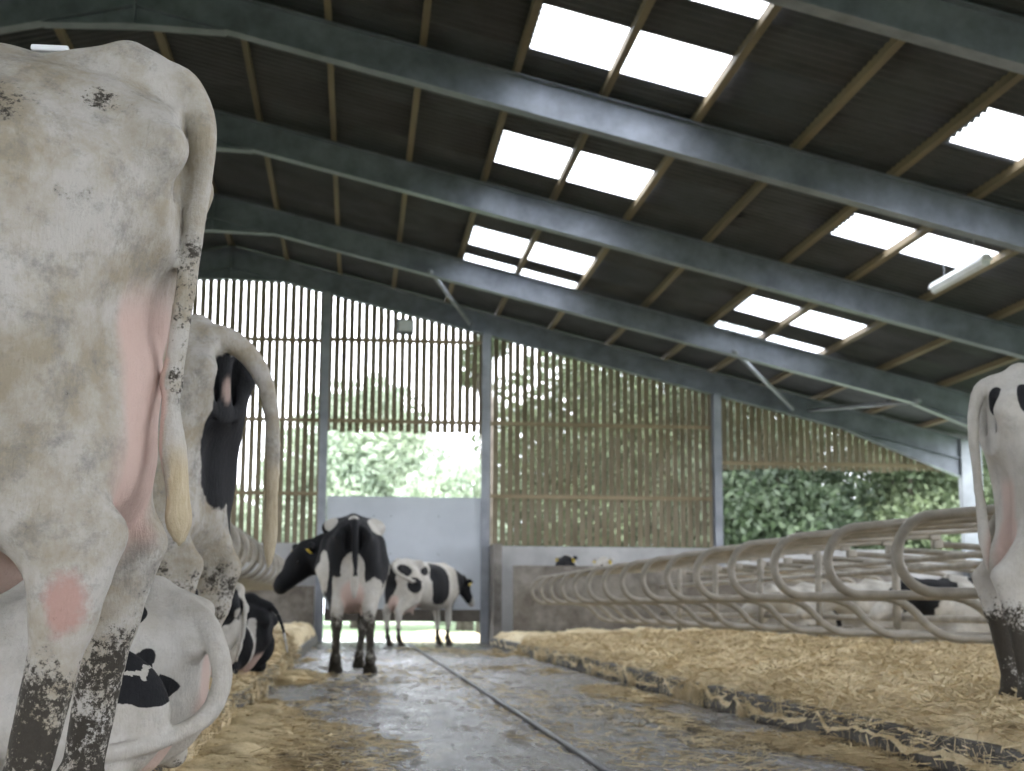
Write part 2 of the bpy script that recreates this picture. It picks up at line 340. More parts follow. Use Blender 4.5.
STAND = dict(
    sec=[(-.02, 1.36, 1.10, .12), (.08, 1.42, .98, .18), (.25, 1.45, .84, .24), (.48, 1.45, .74, .27), (.75, 1.42, .66, .31), (1.0, 1.41, .61, .34),
         (1.3, 1.41, .62, .31), (1.5, 1.42, .68, .24), (1.68, 1.36, .76, .18), (1.8, 1.28, .88, .12)], drop=0)
def cow_mesh(h=.014, hind=((0, 0), (0, 0)), fore=((0, 0), (0, 0)), neck=None, head=None, tail=None, tail_r=None, tail_tuft=None, udder=1.0, rear_udder=None, lying=False, scale=1.0, top=None, lo=None, hi=None, headless=False, earup=0.0, ridge=None, hs=1.05, thx=0.0):
    """neck: list of points from withers to poll; head: (poll, muzzle). x forward, y left."""
    z0 = -.03; F = Field(lo or (-.45, -.62, z0), hi or (2.75, .62, 1.66), h)
    neck = neck or [(1.55, 0, 1.18), (1.85, 0, 1.27), (2.12, 0, 1.40)]
    head = head or ((2.14, 0, 1.42), (2.56, 0, 1.10))
    if not lying:
        F.loft(STAND['sec'])
        F.chain(ridge or [(.02, 0, 1.375), (.11, 0, 1.425), (.5, 0, 1.41), (1.0, 0, 1.385), (1.55, 0, 1.40)], [.045]*9, .05)
        thx0 = thx
        for i, s in enumerate((1, -1)):
            thx = thx0 if s == 1 else -.01*(thx0 > 0)
            F.cap((.50, s*.19, 1.385), (.47, s*.25, 1.36), .055, .048, .07)           # hook bone
            F.cap((.03, s*.10, 1.29), (-.01, s*.13, 1.26), .055, .045, .04)            # pin bone
            F.cap((.25, s*.17, 1.18), (.30, s*.19, .98), .14, .15, .07)
            F.cap((.09+thx*.8, s*.13, 1.18), (.16+thx, s*.16, .86), .10, .10, .06)               # back of the thigh
            dx, dy = hind[i][:2]; dy *= s; kx = hind[i][2] if len(hind[i]) > 2 else -.01+dx*.6
            st = (.36+dx*.25, s*.185+dy*.3, .80); K = np.array((kx, s*.15+dy*.7, .52)); Ft = np.array((.03+dx, s*.16+dy, .14))
            F.cap((.32, s*.18, .98), st, .155, .105, .07)
            F.cap((.21+thx*.7, s*.17, .90), K+(.06, 0, .12), .125, .062, .07)                  # gaskin
            F.cap(st, K+(.05, 0, .08), .10, .058, .06)
            F.cap(K+(-.055, 0, .065), K+(-.035, 0, .0), .034, .036, .035)              # point of hock
            F.cap((.13+thx, s*.15, .80), K+(-.05, 0, .08), .055, .028, .05)                # achilles
            F.cap(K+(.025, 0, .08), K+(.005, 0, -.06), .060, .052, .035)
            F.cap(K+(0, 0, -.05), Ft+(-.005, 0, .03), .046, .036, .03)
            F.cap(Ft+(0, -s*.01, .01), Ft+(0, s*.01, .01), .043, .043, .02)
            F.cap(Ft+(-.045, 0, -.03), Ft+(-.045, 0, -.03), .02, .02, .02)
            F.cap(Ft, Ft+(.055, 0, -.07), .040, .046, .03)
            F.cap(Ft+(.05, .028, -.085), Ft+(.075, .03, -.125), .036, .04, .012); F.cap(Ft+(.05, -.028, -.085), Ft+(.075, -.03, -.125), .036, .04, .012)
            dx, dy = fore[i]; dy *= s
            F.ell((1.50, s*.17, 1.08), (.17, .09, .27), .07, (0, .25, 0))
            F.cap((1.62, s*.16, .95), (1.48, s*.17, .84), .12, .10, .06)
            Kn = np.array((1.50+dx*.55, s*.14+dy*.5, .43)); Ff = np.array((1.50+dx, s*.14+dy, .13))
            F.cap((1.48, s*.16, .84), Kn+(0, 0, .05), .095, .05, .06); F.cap(Kn+(.01, 0, .03), Kn+(.01, 0, -.04), .055, .046, .03)
            F.cap(Kn+(0, 0, -.04), Ff+(0, 0, .02), .042, .034, .03); F.cap(Ff+(0, -.01, 0), Ff+(0, .01, 0), .041, .041, .02)
            F.cap(Ff, Ff+(.05, 0, -.06), .038, .046, .03)
            F.cap(Ff+(.045, .028, -.075), Ff+(.07, .03, -.115), .036, .04, .012); F.cap(Ff+(.045, -.028, -.075), Ff+(.07, -.03, -.115), .036, .04, .012)
        F.ell((.70, .31, 1.22), (.16, .06, .10), .06, sub=True); F.ell((.70, -.31, 1.22), (.16, .06, .10), .06, sub=True)   # flank hollows
        for s in (1, -1): F.cap((.47, s*.20, 1.365), (.36, s*.03, 1.39), .055, .055, .10)
        gz_ = 1.20 if thx0 else 1.12; gr = .018 if thx0 else .03; F.cap((-.03*(thx0 > 0)-.02, .06, 1.30), (.02-.03*(thx0 > 0), .055, gz_), .02, gr, .03, sub=True); F.cap((-.02, -.06, 1.30), (.02, -.055, gz_), .02, gr, .03, sub=True)
        if thx0: F.cap((.075, -.03, 1.24), (.095, -.04, 1.0), .085, .09, .05)
        if udder:
            u = udder
            F.ell((.36, 0, .74), (.27*u, .165*u, .175*u), .05); F.cap((.10, .055, 1.02), (.14, .07, .76), .06, .105*u, .05); F.cap((.10, -.055, 1.02), (.14, -.07, .76), .06, .105*u, .05)
            if rear_udder: [F.cap(*q) for q in rear_udder]
            for tx in (.17, .44):
                for s in (1, -1): F.cap((tx, s*.085, .60), (tx, s*.09, .525), .020, .014, .02)
        F.ell((1.62, 0, .90), (.14, .12, .20), .07)                                    # brisket
    else:
        F.loft([(-.02, .60, .30, .10), (.10, .63, .12, .22), (.30, .66, .02, .33), (.55, .66, .0, .40), (.85, .68, .0, .43), (1.15, .72, .0, .40), (1.4, .76, .0, .32), (1.6, .72, .05, .22), (1.75, .62, .15, .14)], 2.1)
        F.chain([(.0, 0, .60), (.16, 0, .665), (.5, 0, .66), (1.0, 0, .69), (1.5, 0, .76)], [.045, .045, .04, .04, .05], .05)
        for s in (1, -1):
            F.cap((.50, s*.22, .60), (.47, s*.27, .57), .055, .05, .06); F.cap((.03, s*.10, .52), (-.01, s*.13, .48), .055, .045, .04)
            F.ell((.32, s*.31, .27), (.30, .12, .24), .06); F.cap((.55, s*.38, .25), (.20, s*.40, .12), .10, .065, .05)
            F.cap((.19, s*.41, .12), (.17, s*.43, .085), .050, .045, .04); F.cap((.18, s*.43, .08), (.42, s*.50, .06), .048, .036, .03); F.cap((.42, s*.50, .06), (.52, s*.50, .05), .042, .045, .02)
            F.ell((1.48, s*.20, .45), (.18, .10, .27), .07); F.cap((1.52, s*.24, .25), (1.78, s*.26, .09), .10, .055, .05)
            F.cap((1.78, s*.26, .09), (1.52, s*.30, .06), .05, .038, .03); F.cap((1.52, s*.30, .06), (1.45, s*.30, .05), .04, .042, .02)
        if udder: F.ell((.32, .0, .13), (.20, .20, .12), .05)
    if not headless:
        nr = [.24, .17*hs, .115*hs] if len(neck) == 3 else list(np.linspace(.24, .115, len(neck)))
        F.chain(neck, nr, .08)
        N0 = np.array(neck[0]); F.cap(N0+(.05, 0, -.12), np.array(neck[-2])+(.05, 0, -.10), .10, .05, .08)       # dewlap
        pl, mz = np.array(head[0], float), np.array(head[1], float); ax = mz-pl; L = np.linalg.norm(ax); ax /= L
        side = np.cross((0, 0, 1), ax); side /= np.linalg.norm(side); upv = np.cross(ax, side)
        F.cap(pl+upv*.02, pl+ax*.16+upv*.01, .092*hs, .095*hs, .05); F.cap(pl+ax*.10, pl+ax*L*.92, .09*hs, .058*hs, .04)
        F.cap(pl+ax*L*.86, pl+ax*L-upv*.015, .064*hs, .060*hs, .03); F.cap(pl+ax*.06-upv*.11, pl+ax*L*.8-upv*.055, .075*hs, .045*hs, .05)
        for s in (1, -1):
            F.cap(pl+ax*.15+side*s*.065+upv*.035, pl+ax*.17+side*s*.068+upv*.03, .030, .028, .02)
            F.ell(pl+ax*L*1.06+side*s*.028+upv*.012, (.010, .010, .010), .008, sub=True)
            e0 = pl-ax*.00+side*s*.07*hs; e1 = e0+side*s*.12*hs+upv*(-.02+earup)-ax*.02; e2 = e0+side*s*.20*hs+upv*(-.04+earup)
            F.cap(e0, e1, .022, .036, .02); F.cap(e1, e2, .036, .012, .02)
    if tail:
        rs = tail_r or list(np.linspace(.042, .020, len(tail)))
        F.chain([tuple(p) for p in tail[:3]], rs[:3], .03); F.chain([tuple(p) for p in tail[2:]], rs[2:], .006)
    V, Fc = F.mesh(); return V, Fc

def finish_cow(root, V, Fc, coat, pink=None, dirt=None, sore=None, hair=None, mat='hide_clean', name='body', smooth_it=2, **lab):
    me = npmesh(name, V, Fc); n = len(V); me.materials.append(M[mat])
    x, y, z = V.T
    for nm, fn in (('coat', coat), ('pink', pink), ('dirt', dirt), ('sore', sore), ('hair', hair)):
        a = me.attributes.new(nm, 'FLOAT', 'POINT'); val = fn(x, y, z) if fn is not None else np.zeros(n)
        a.data.foreach_set('value', np.asarray(val, np.float32)+np.zeros(n, np.float32))
    me.polygons.foreach_set('use_smooth', [True]*len(me.polygons))
    o = bpy.data.objects.new(name, me); C.objects.link(o); o.parent = root
    s = o.modifiers.new('smooth', 'SMOOTH'); s.iterations = smooth_it; s.factor = .5
    return tag(o, **lab)

def patches(P, bias=0.0, wob=.10, s=4.0, off=0.0):
    """coat field from ellipsoid patches: (centre, radii, sign)."""
    def fn(x, y, z):
        v = np.full_like(x, -.5+bias); nz = fbm(x, y, z, s, off)*wob*2
        for c, r, sg in P:
            d = 1-np.sqrt(((x-c[0])/r[0])**2+((y-c[1])/r[1])**2+((z-c[2])/r[2])**2)
            d = d+nz
            v = np.maximum(v, d) if sg > 0 else np.minimum(v, -d)
        return .5+np.clip(v, -1, 1)*.5
    return fn
def pink_std(x, y, z):
    ud = sstep(1.22, 1.02, np.sqrt(((x-.32)/.34)**2+(y/.17)**2+((z-.70)/.20)**2))
    return .85*ud*sstep(.17, .14, np.abs(y))
def dirt_legs(top=.45, amt=.9):
    return lambda x, y, z: amt*sstep(top+.08, top-.20, z)*(1-(x < -.035)*(np.abs(y) < .06)*(z > .55))*(x > -.13)
def add_hooves(root, feet):
    for f_ in feet:
        m_ = MB()
        for s in (.026, -.026):
            prof = [(-.045, 0), (.055, 0), (.035, .05), (-.03, .062)]
            m_.prism(prof, 'y', s-.024, s+.024)
        o = m_.build('hoof', M['hoof'], root, bevel=.012); o.location = f_
def hoof_positions(hind, fore):
    out = []
    for i, s in enumerate((1, -1)):
        out.append((.03+hind[i][0]+.075, s*.16+hind[i][1]*s, 0)); out.append((1.50+fore[i][0]+.07, s*.14+fore[i][1]*s, 0))
    return out
def add_eyes(root, head, tagcol=True, hs=1.05, earup=0.0):
    pl, mz = np.array(head[0], float), np.array(head[1], float); ax = mz-pl; ax /= np.linalg.norm(ax)
    side = np.cross((0, 0, 1), ax); side /= np.linalg.norm(side); upv = np.cross(ax, side)
    for s in (1, -1):
        p = pl+ax*.165+side*s*.090*hs+upv*.032*hs; m_ = MB(); n = 8
        for k in range(n):
            pass
        vs = []; fs = []
        for i in range(7):
            th = PI*i/6
            for k in range(10):
                ph = 2*PI*k/10; vs.append(p+.021*np.array((math.sin(th)*math.cos(ph), math.sin(th)*math.sin(ph), math.cos(th))))
        fs = [(i*10+k, i*10+(k+1) % 10, (i+1)*10+(k+1) % 10, (i+1)*10+k) for i in range(6) for k in range(10)]
        m_.add(vs, fs); m_.build('eye', M['eye'], root, smooth=True)
        if tagcol:
            q = pl+side*s*.185*hs+upv*(-.045+earup)+ax*.035; m2 = MB(); a = side*.028; b = upv*.035; c_ = ax*.003
            m2.add([q+i*a+j*b+k*c_ for k in (-1, 1) for i, j in ((-1, -1), (1, -1), (1, 1), (-1, 1))], [(3, 2, 1, 0), (4, 5, 6, 7), (0, 1, 5, 4), (1, 2, 6, 5), (2, 3, 7, 6), (3, 0, 4, 7)])
            m2.build('ear_tag', M['tag'], root)

def to_local(pts, loc, rz, s=1.0):
    c, sn = math.cos(-rz), math.sin(-rz); out = []
    for p in pts:
        dx, dy, dz = (p[0]-loc[0])/s, (p[1]-loc[1])/s, (p[2]-loc[2])/s; out.append((dx*c-dy*sn, dx*sn+dy*c, dz))
    return out

# ---------------------------------------------------------------- the barn
SL, Z0, RX = .24, 6.75, -2.46               # roof slope, height of rafter tops at x = 0, ridge x
def ztop(x): return Z0-SL*x if x >= RX else Z0-SL*(2*RX-x)
EX = 11.65; WX = 2*RX-EX; GY = 27.2         # eaves east / west, gable plane
FRAMES = [-9.5, -5.4, -1.3, 2.8, 6.85, 10.93, 15.0, 19.1, 23.5, 27.05]

fl = MB(); fl.box((-16.6, -14, -.2), (11.9, 27.25, 0)); fl.build('floor', M['floor'], kind='structure')
mb = MB(); mb.box((-80, -60, -.5), (110, 160, -.22)); tag(mb.build('meadow', M['grass']), 'green grass field outside beyond the yard', 'grass', kind='stuff')
mb = MB(); mb.box((-80, 31.5, -.22), (110, 160, -.02)); tag(mb.build('grass_verge', M['grass']), 'green grass verge seen under and beyond the hanging steel door', 'grass', kind='stuff')
mb = MB(); mb.box((-16.6, 27.25, -.22), (20, 31.5, -.01)); tag(mb.build('yard_slab', M['yard']), 'bright wet concrete yard outside the gable end', 'ground', kind='structure')

# roof sheets: corrugated, with rooflight openings
LIGHTS = [(x0, x1, y0, y1) for (y0, y1) in ((2.9, 4.0), (7.2, 8.3), (11.15, 12.3), (13.25, 14.42), (17.08, 18.3), (21.55, 22.75), (23.38, 24.5)) for (x0, x1) in ((1.70, 3.68),)]  # nearest spans lie out of view, rooflights added to light the interior
LIGHTS += [(5.98, 7.93, y0, y1) for (y0, y1) in ((2.9, 4.0), (7.2, 8.3), (12.88, 13.9), (16.6, 17.65), (21.3, 22.4), (23.3, 24.4))]
LIGHTS += [(2*RX-x1, 2*RX-x0, y0, y1) for (x0, x1, y0, y1) in LIGHTS]
UP = .10
def corr(y): return .022*np.cos(2*PI*y/.146)
def sheet(xs, y0, y1, holes):
    ys = np.arange(y0, y1+1e-6, .0243 if y0 > -5 else .0365); V = []; F = []
    for x in xs:
        for y in ys: V.append((x, y, ztop(x)+UP+corr(y)))
    n = len(ys)
    for i in range(len(xs)-1):
        xm = (xs[i]+xs[i+1])/2
        hs = [h for h in holes if h[0]-.01 < xm < h[1]+.01]
        for j in range(n-1):
            ym = (ys[j]+ys[j+1])/2
            if any(h[2] < ym < h[3] for h in hs): continue
            F.append((i*n+j, (i+1)*n+j, (i+1)*n+j+1, i*n+j+1))
    return V, F
xs = sorted({RX, EX+.45, WX-.45, *[a for h in LIGHTS for a in h[:2]]})
V, F = sheet(xs, -14.0, 27.6, LIGHTS)
me = npmesh('ceiling', V, F); ce = link(me, 'ceiling', M['fibre'], smooth=True, kind='structure')
sd = ce.modifiers.new('thick', 'SOLIDIFY'); sd.thickness = .008
for i, (x0, x1, y0, y1) in enumerate(LIGHTS):
    V, F = sheet([x0-.0, (x0+x1)/2, x1+.0], y0-.03, y1+.03, [])
    V = [(x, y, z+.012) for x, y, z in V]
    link(npmesh('window', V, F), 'window_%d' % (i+1), M['rooflight'], smooth=True, kind='structure')

def ibeam_slope(x0, x1, y, dep=.41, hw=.09, tf=.016, drop0=0, drop1=0):
    b = MB(); za, zb = ztop(x0+1e-6 if x0 == RX else x0), ztop(x1)
    pa, pb = (x0, za), (x1, zb)
    b.prism([(x0, za), (x1, zb), (x1, zb-tf), (x0, za-tf)], 'y', y-hw, y+hw)
    b.prism([(x0, za-dep+tf), (x1, zb-dep+tf), (x1, zb-dep), (x0, za-dep)], 'y', y-hw, y+hw)
    b.prism([(x0, za-tf), (x1, zb-tf), (x1, zb-dep+tf), (x0, za-dep+tf)], 'y', y-.006, y+.006)
    return b
ordn = ['last before the added back wall', 'furthest but one behind the camera', 'behind the camera', 'just behind the camera', 'over the nearest cow', 'crossing the top right corner', 'nearest of the four long rafters in view', 'second of the four long rafters in view', 'third rafter, next to the gable frame', 'against the slatted gable wall']
for k, y in enumerate(FRAMES):
    e = empty('portal_frame', (0, 0, 0), label='grey galvanised steel portal frame '+ordn[k], cat='steel frame', group='portal frames')
    e['category'] = 'steel frame'; del e['group']; e['group'] = 'portal frames of the barn'
    for s in (1, -1):
        mx_ = lambda x: x if s == 1 else 2*RX-x
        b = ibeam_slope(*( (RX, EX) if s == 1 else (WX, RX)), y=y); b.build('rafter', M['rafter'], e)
        h = MB(); zr = ztop(RX)-.41; xa = RX+.95; zx = ztop(xa)-.41
        h.prism([(mx_(RX), zr), (mx_(RX), zr-.20), (mx_(xa), zx)][::s], 'y', y-.006, y+.006)
        h.prism([(mx_(RX), zr-.20), (mx_(RX), zr-.215), (mx_(xa), zx-.015), (mx_(xa), zx)][::s], 'y', y-.09, y+.09)
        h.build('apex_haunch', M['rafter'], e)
        h = MB(); xa = EX-2.3; xb = EX; za, zb = ztop(xa)-.41, ztop(xb)-.41
        h.prism([(mx_(xa), za), (mx_(xb), zb), (mx_(xb), zb-.34)][::s], 'y', y-.006, y+.006)
        h.prism([(mx_(xa), za), (mx_(xb), zb-.34), (mx_(xb), zb-.356), (mx_(xa), za-.016)][::s], 'y', y-.09, y+.09)
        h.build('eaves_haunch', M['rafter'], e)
        c = MB(); x0, x1 = sorted((mx_(EX), mx_(EX+.41))); zt = ztop(EX)-.02
        c.box((x0, y-.09, 0), (x0+.016, y+.09, zt)); c.box((x1-.016, y-.09, 0), (x1, y+.09, zt)); c.box((x0+.016, y-.006, 0), (x1-.016, y+.006, zt))
        c.build('column', M['steel'], e)
    p = MB(); p.box((RX-.012, y-.10, ztop(RX)-.62), (RX+.012, y+.10, ztop(RX)-.01)); p.build('apex_plate', M['rafter'], e)

PUR = [-1.42, -.42, .60, 1.62, 2.58, 3.60, 4.72, 5.82, 6.75, 7.80, 8.80, 9.85, 10.9]
nth = ['first', 'second', 'third', 'fourth', 'fifth', 'sixth', 'seventh', 'eighth', 'ninth', 'tenth', 'eleventh', 'twelfth', 'thirteenth']
for i, x in enumerate(PUR):
    for s in (1, -1):
        if s == -1 and i > 8: continue
        b = MB(); X = x if s == 1 else 2*RX-x; z = ztop(X); d = -SL*s*.035
        b.prism([(X-.035, z-d), (X+.035, z+d), (X+.035, z+.09+d), (X-.035, z+.09-d)], 'y', -13.9, 27.5)
        b.build('roof_purlin', M['timber'], label='brown timber purlin under the roof sheets, %s from the ridge on the %s slope' % (nth[i], 'right' if s == 1 else 'left'), cat='roof beam', group='timber purlins')
b = MB(); b.box((RX-.05, -3.4, ztop(RX)+.0), (RX+.05, 27.5, ztop(RX)+.07)); b.build('ridge_beam', M['timber'], label='dark timber beam along the ridge of the roof', cat='roof beam')

def brace(pts, lab):
    b = MB(); b.tube(pts, .038, 10); b.build('roof_brace', M['steel'], smooth=True, label=lab, cat='brace', group='diagonal roof braces')
brace([(1.11, 23.35, 6.12), (2.05, 26.9, 5.95)], 'pale diagonal steel tube brace high above the slatted panel over the door')
brace([(6.21, 23.35, 4.90), (8.30, 26.9, 4.45)], 'pale diagonal steel tube brace in front of the right end of the gable')
brace([(8.60, 26.9, 4.42), (9.4, 23.35, 4.12)], 'grey steel tube brace running back from the eaves haunch at far right')

# gable end
bo = [(-16.5, -10.1), (-10.1, -5.3), (-5.3, -.65), (-.65, 2.38), (2.38, 6.82), (6.82, 11.65)]
zb = [1.8, 1.8, 1.8, 3.91, 1.8, 3.32]
rails = [(2.72, 4.1), (2.72, 4.1), (2.72, 4.1, 5.62), (4.1, 5.65), (2.72, 4.1), (3.42,)]
labs = ['slatted timber wall panel at the far left corner', 'slatted timber wall panel left of the tails of the cows', 'tall slatted timber panel left of the door bay, reaching the ridge',
        'slatted timber panel above the steel door, white sky showing through', 'wide slatted timber panel between the door bay and the green opening', 'short slatted timber panel above the green opening at right']
for (x0, x1), z, rl, lb in zip(bo, zb, rails, labs):
    e = empty('slatted_panel', (x0, GY, 0), label=lb, cat='slatted wall')
    e['group'] = 'space boarding of the gable'
    b = MB(); n = int(round((x1-x0)/.139)); pitch_ = (x1-x0)/n
    for k in range(n):
        xc = (k+.5)*pitch_; wd = .051+random.uniform(-.002, .003); t = random.uniform(-.004, .004); top = min(ztop(x0+xc-wd), ztop(x0+xc+wd))+.02
        dz = random.uniform(-.04, .02) if z > 2 else 0
        b.box((xc-wd+t, .06, z+dz), (xc+wd+t, .082, top))
    b.build('boards', M['board'], e)
    for r in rl:
        b = MB(); xe = x1-x0-.07
        b.box((.07, .0, r-.035), (xe, .06, r+.035)); b.build('rail', M['rail_timber'], e)
for x, lb in ((-10.1, 'steel gable post far left behind the cows'), (-5.3, 'steel gable post hidden near the left cows'), (-.65, 'grey steel gable post at the left side of the door bay'), (2.38, 'grey steel gable post at the right side of the door bay'), (6.82, 'grey steel gable post left of the green opening')):
    b = MB(); zt = ztop(x)-.40; b.box((x-.075, 26.93, 0), (x+.075, 26.943, zt)); b.box((x-.075, 27.13, 0), (x+.075, 27.143, zt)); b.box((x-.006, 26.943, 0), (x+.006, 27.13, zt))
    b.build('gable_post', M['steel'], label=lb, cat='steel post', group='gable posts')
b = MB(); b.box((-16.5, 27.15, 0), (-.72, 27.33, 1.8)); b.build('wall_left', M['wall'], kind='structure')
b = MB(); b.box((2.45, 27.15, 0), (11.9, 27.33, 1.78)); b.build('wall_right', M['wall'], kind='structure')
b = MB(); b.box((2.47, 26.2, .0), (2.62, 27.14, 1.78)); b.build('wall_end', M['brown_wall'], kind='structure')
b = MB(); b.prism([(-16.6, 3.6), (11.9, 3.6), (11.9, ztop(11.65)), (RX, ztop(RX)), (-16.6, ztop(11.65))], 'y', -14.0, -13.9); b.build('wall_light_block', M['fibre'], kind='structure')  # unseen upper wall, added behind the camera to cut front light on the cows
b = MB(); b.box((11.75, -13.9, 0), (11.9, 27.1, 1.5)); b.build('wall_east', M['wall'], kind='structure')
b = MB(); b.box((-16.6, -13.9, 0), (-16.45, 27.1, 1.5)); b.build('wall_west', M['wall'], kind='structure')
b = MB(); b.box((2.63, 24.35, 0), (9.5, 24.5, 1.34)); b.build('cubicle_end_wall', M['brown_wall'], label='brown stained concrete wall closing the far end of the right cubicles', cat='wall')
b = MB(); b.box((-6.5, 26.0, 0), (-.72, 26.15, 1.0)); b.build('cubicle_end_wall', M['brown_wall'], label='low stained concrete wall at the far end of the left cubicles', cat='wall')

e = empty('door_1', (0, 0, 0), kind='structure')
b = MB(); b.box((-.56, 27.02, .60), (2.30, 27.045, 2.66)); b.build('sheet', M['sheet'], e)
b = MB(); b.box((-.56, 27.02, .38), (2.30, 27.045, .60)); b.build('foot_rail', M['sheet_dirty'], e)
b = MB()
for z in (2.62, 1.6): b.box((-.56, 27.045, z), (2.30, 27.09, z+.05))
for x in (-.55, .85, 2.25): b.box((x, 27.045, .4), (x+.05, 27.09, 2.6))
b.build('frame', M['steel'], e)
b = MB(); [b.box((x, 27.012, z), (x+.02, 27.021, z+.02)) for x in (.3, .62, 1.5) for z in (1.0, 1.6, 2.3)]; b.build('bolts', M['dark_box'], e)

e = empty('floodlight', (.83, 26.85, 5.86), label='small dark floodlight box on the rail above the door', cat='light')
b = MB(); b.box((-.16, -.08, -.14), (.16, .08, .13)); b.build('housing', M['dark_box'], e, bevel=.015)
b = MB(); b.box((-.13, -.095, -.11), (.13, -.08, .10)); b.build('glass', M['lens'], e)
b = MB(); b.tube([(0, .08, 0), (0, .2, .0), (0, .2, -.25)], .015); b.build('bracket', M['steel'], e)

e = empty('fluorescent_light', (7.22, 15.75, 4.66), label='white fluorescent light fitting hanging below the roof at upper right', cat='light')
b = MB(); b.prism([(-.07, 0), (.07, 0), (.05, .05), (.03, .075), (-.03, .075), (-.05, .05)], 'y', 0, 1.6); b.build('housing', M['white_paint'], e, bevel=.006)
b = MB(); b.prism([(-.055, -.001), (-.045, -.05), (0, -.07), (.045, -.05), (.055, -.001)], 'y', .04, 1.56); b.build('diffuser', M['lens'], e)
for y in (.35, 1.25):
    b = MB(); b.tube([(0, y, .07), (0, y, ztop(7.22)-4.66)], .006, 6); b.build('hanger_wire', M['steel'], e)

# ---------------------------------------------------------------- beds, kerbs, cubicles
b = MB(); b.box((2.25, -3, 0), (7.9, 24.34, .15)); b.build('cubicle_bed', M['kerb'], label='raised concrete cubicle bed with muddy kerb on the right of the passage', cat='raised bed', bevel=.02)
b = MB(); b.box((-3.5, -3, 0), (-.64, 25.98, .15)); b.build('cubicle_bed', M['kerb'], label='raised concrete cubicle bed with muddy kerb on the left of the passage', cat='raised bed', bevel=.02)

def mound(x0, x1, y0, y1, step, edge, sgn, base, name, mat, lab, strands, zone, hfun):
    xs = np.arange(x0, x1+1e-6, step); ys = np.arange(y0, y1+1e-6, step*1.3)
    X, Y = np.meshgrid(xs, ys, indexing='ij'); Zh = hfun(X, Y); n = len(ys)
    V = np.stack([X, Y, Zh], -1).reshape(-1, 3)
    i, j = np.meshgrid(np.arange(len(xs)-1), np.arange(n-1), indexing='ij'); a = (i*n+j).ravel()
    Fq = np.stack([a, a+n, a+n+1, a+1], 1)
    N = strands; px = rng.uniform(zone[0], zone[1], N); py = zone[2]+(zone[3]-zone[2])*rng.random(N)**1.6
    pz = hfun(px, py)+rng.uniform(.0, .022, N); L = rng.uniform(.05, .17, N); az = rng.uniform(0, 2*PI, N); el = rng.normal(0, .28, N); wd = rng.uniform(.0010, .0020, N)*(1+py/12)
    d = np.stack([np.cos(az)*np.cos(el), np.sin(az)*np.cos(el), np.sin(el)], 1)*L[:, None]/2
    sd_ = np.stack([-np.sin(az), np.cos(az), rng.normal(0, .7, N)], 1)*wd[:, None]
    c = np.stack([px, py, pz], 1); Q = np.stack([c-d-sd_, c-d+sd_, c+d+sd_, c+d-sd_], 1).reshape(-1, 3)
    # straw hanging down over the kerb edge, in clumps
    NH = 26000; hy = zone[2]+(zone[3]-zone[2])*rng.random(NH)**1.4; keep = rng.random(NH) < sstep(.15, .5, fbm(hy*0, hy, hy*0, 1.9, 7.7*edge, 4))*.8+.02; hy = hy[keep]; NH = len(hy)
    ke = 2.25 if edge > 0 else -.64; out = rng.uniform(-.03, .035, NH)*(1 if edge < 0 else -1); hz = rng.uniform(.03, .17, NH)*(.7+.6*fbm(hy*0, hy, hy*0, 4, 2, 2)); hl = rng.uniform(.03, .10, NH)
    hd = np.stack([rng.normal(0, .25, NH), rng.normal(0, .6, NH), -np.ones(NH)], 1); hd /= np.linalg.norm(hd, axis=1)[:, None]; hd *= hl[:, None]/2
    hw = np.stack([rng.normal(0, .3, NH), np.ones(NH), rng.normal(0, .3, NH)], 1)*(rng.uniform(.0012, .0024, NH)*(1+hy/12))[:, None]
    hc = np.stack([ke+out, hy, np.maximum(hz, hl*.5)], 1); Q = np.concatenate([Q, np.stack([hc-hd-hw, hc-hd+hw, hc+hd+hw, hc+hd-hw], 1).reshape(-1, 3)]); N = N+NH
    Fs = np.arange(4*N).reshape(N, 4)+len(V)
    me = npmesh(name, np.concatenate([V, Q]), np.concatenate([Fq, Fs]))
    sm = [True]*len(Fq)+[False]*N; me.polygons.foreach_set('use_smooth', sm[:len(me.polygons)])
    return link(me, name, M[mat], kind='stuff', label=lab, cat='straw')

def h_right(X, Y):
    n = fbm(X, Y, 0*X, 2.2, 3.1, 4)*.05+fbm(X, Y*.9, 0*X, 9, 1.2, 3)*.022
    e = sstep(2.20, 2.42, X+fbm(X, Y, 0*X, 3.5, 9.0, 3)*.10)
    dr = sstep(2.235, 2.275, X+fbm(X*.3, Y, 0*X, 2.6, 5.0, 4)*.035)
    return .13+e*(.085+n+.07*sstep(2.4, 4.5, X))-(1-dr)*.09
def h_left(X, Y):
    n = fbm(X, Y, 0*X, 2.4, 13.1, 4)*.05+fbm(X, Y*.9, 0*X, 9, 11.2, 3)*.022
    e = sstep(.60, .80, -X+fbm(X, Y, 0*X, 3.5, 19.0, 3)*.08)
    far = sstep(8, 13, Y)
    dr = sstep(.625, .665, -X+fbm(X*.3, Y, 0*X, 2.6, 15.0, 4)*.035)
    return .13+e*(.07+n+far*.13)-(1-dr)*.09
mound(2.238, 7.85, -1, 24.3, .045, 1, 1, 0, 'straw_bedding', 'straw', 'thick golden straw bedding covering the right cubicle bed', 130000, (2.24, 5.2, 4.6, 20), h_right)
mound(-3.45, -.628, .5, 25.9, .045, -1, 1, 0, 'straw_bedding', 'straw', 'straw bedding heaped along the left cubicle bed under the cows', 50000, (-2.0, -.63, 2.0, 17), h_left)

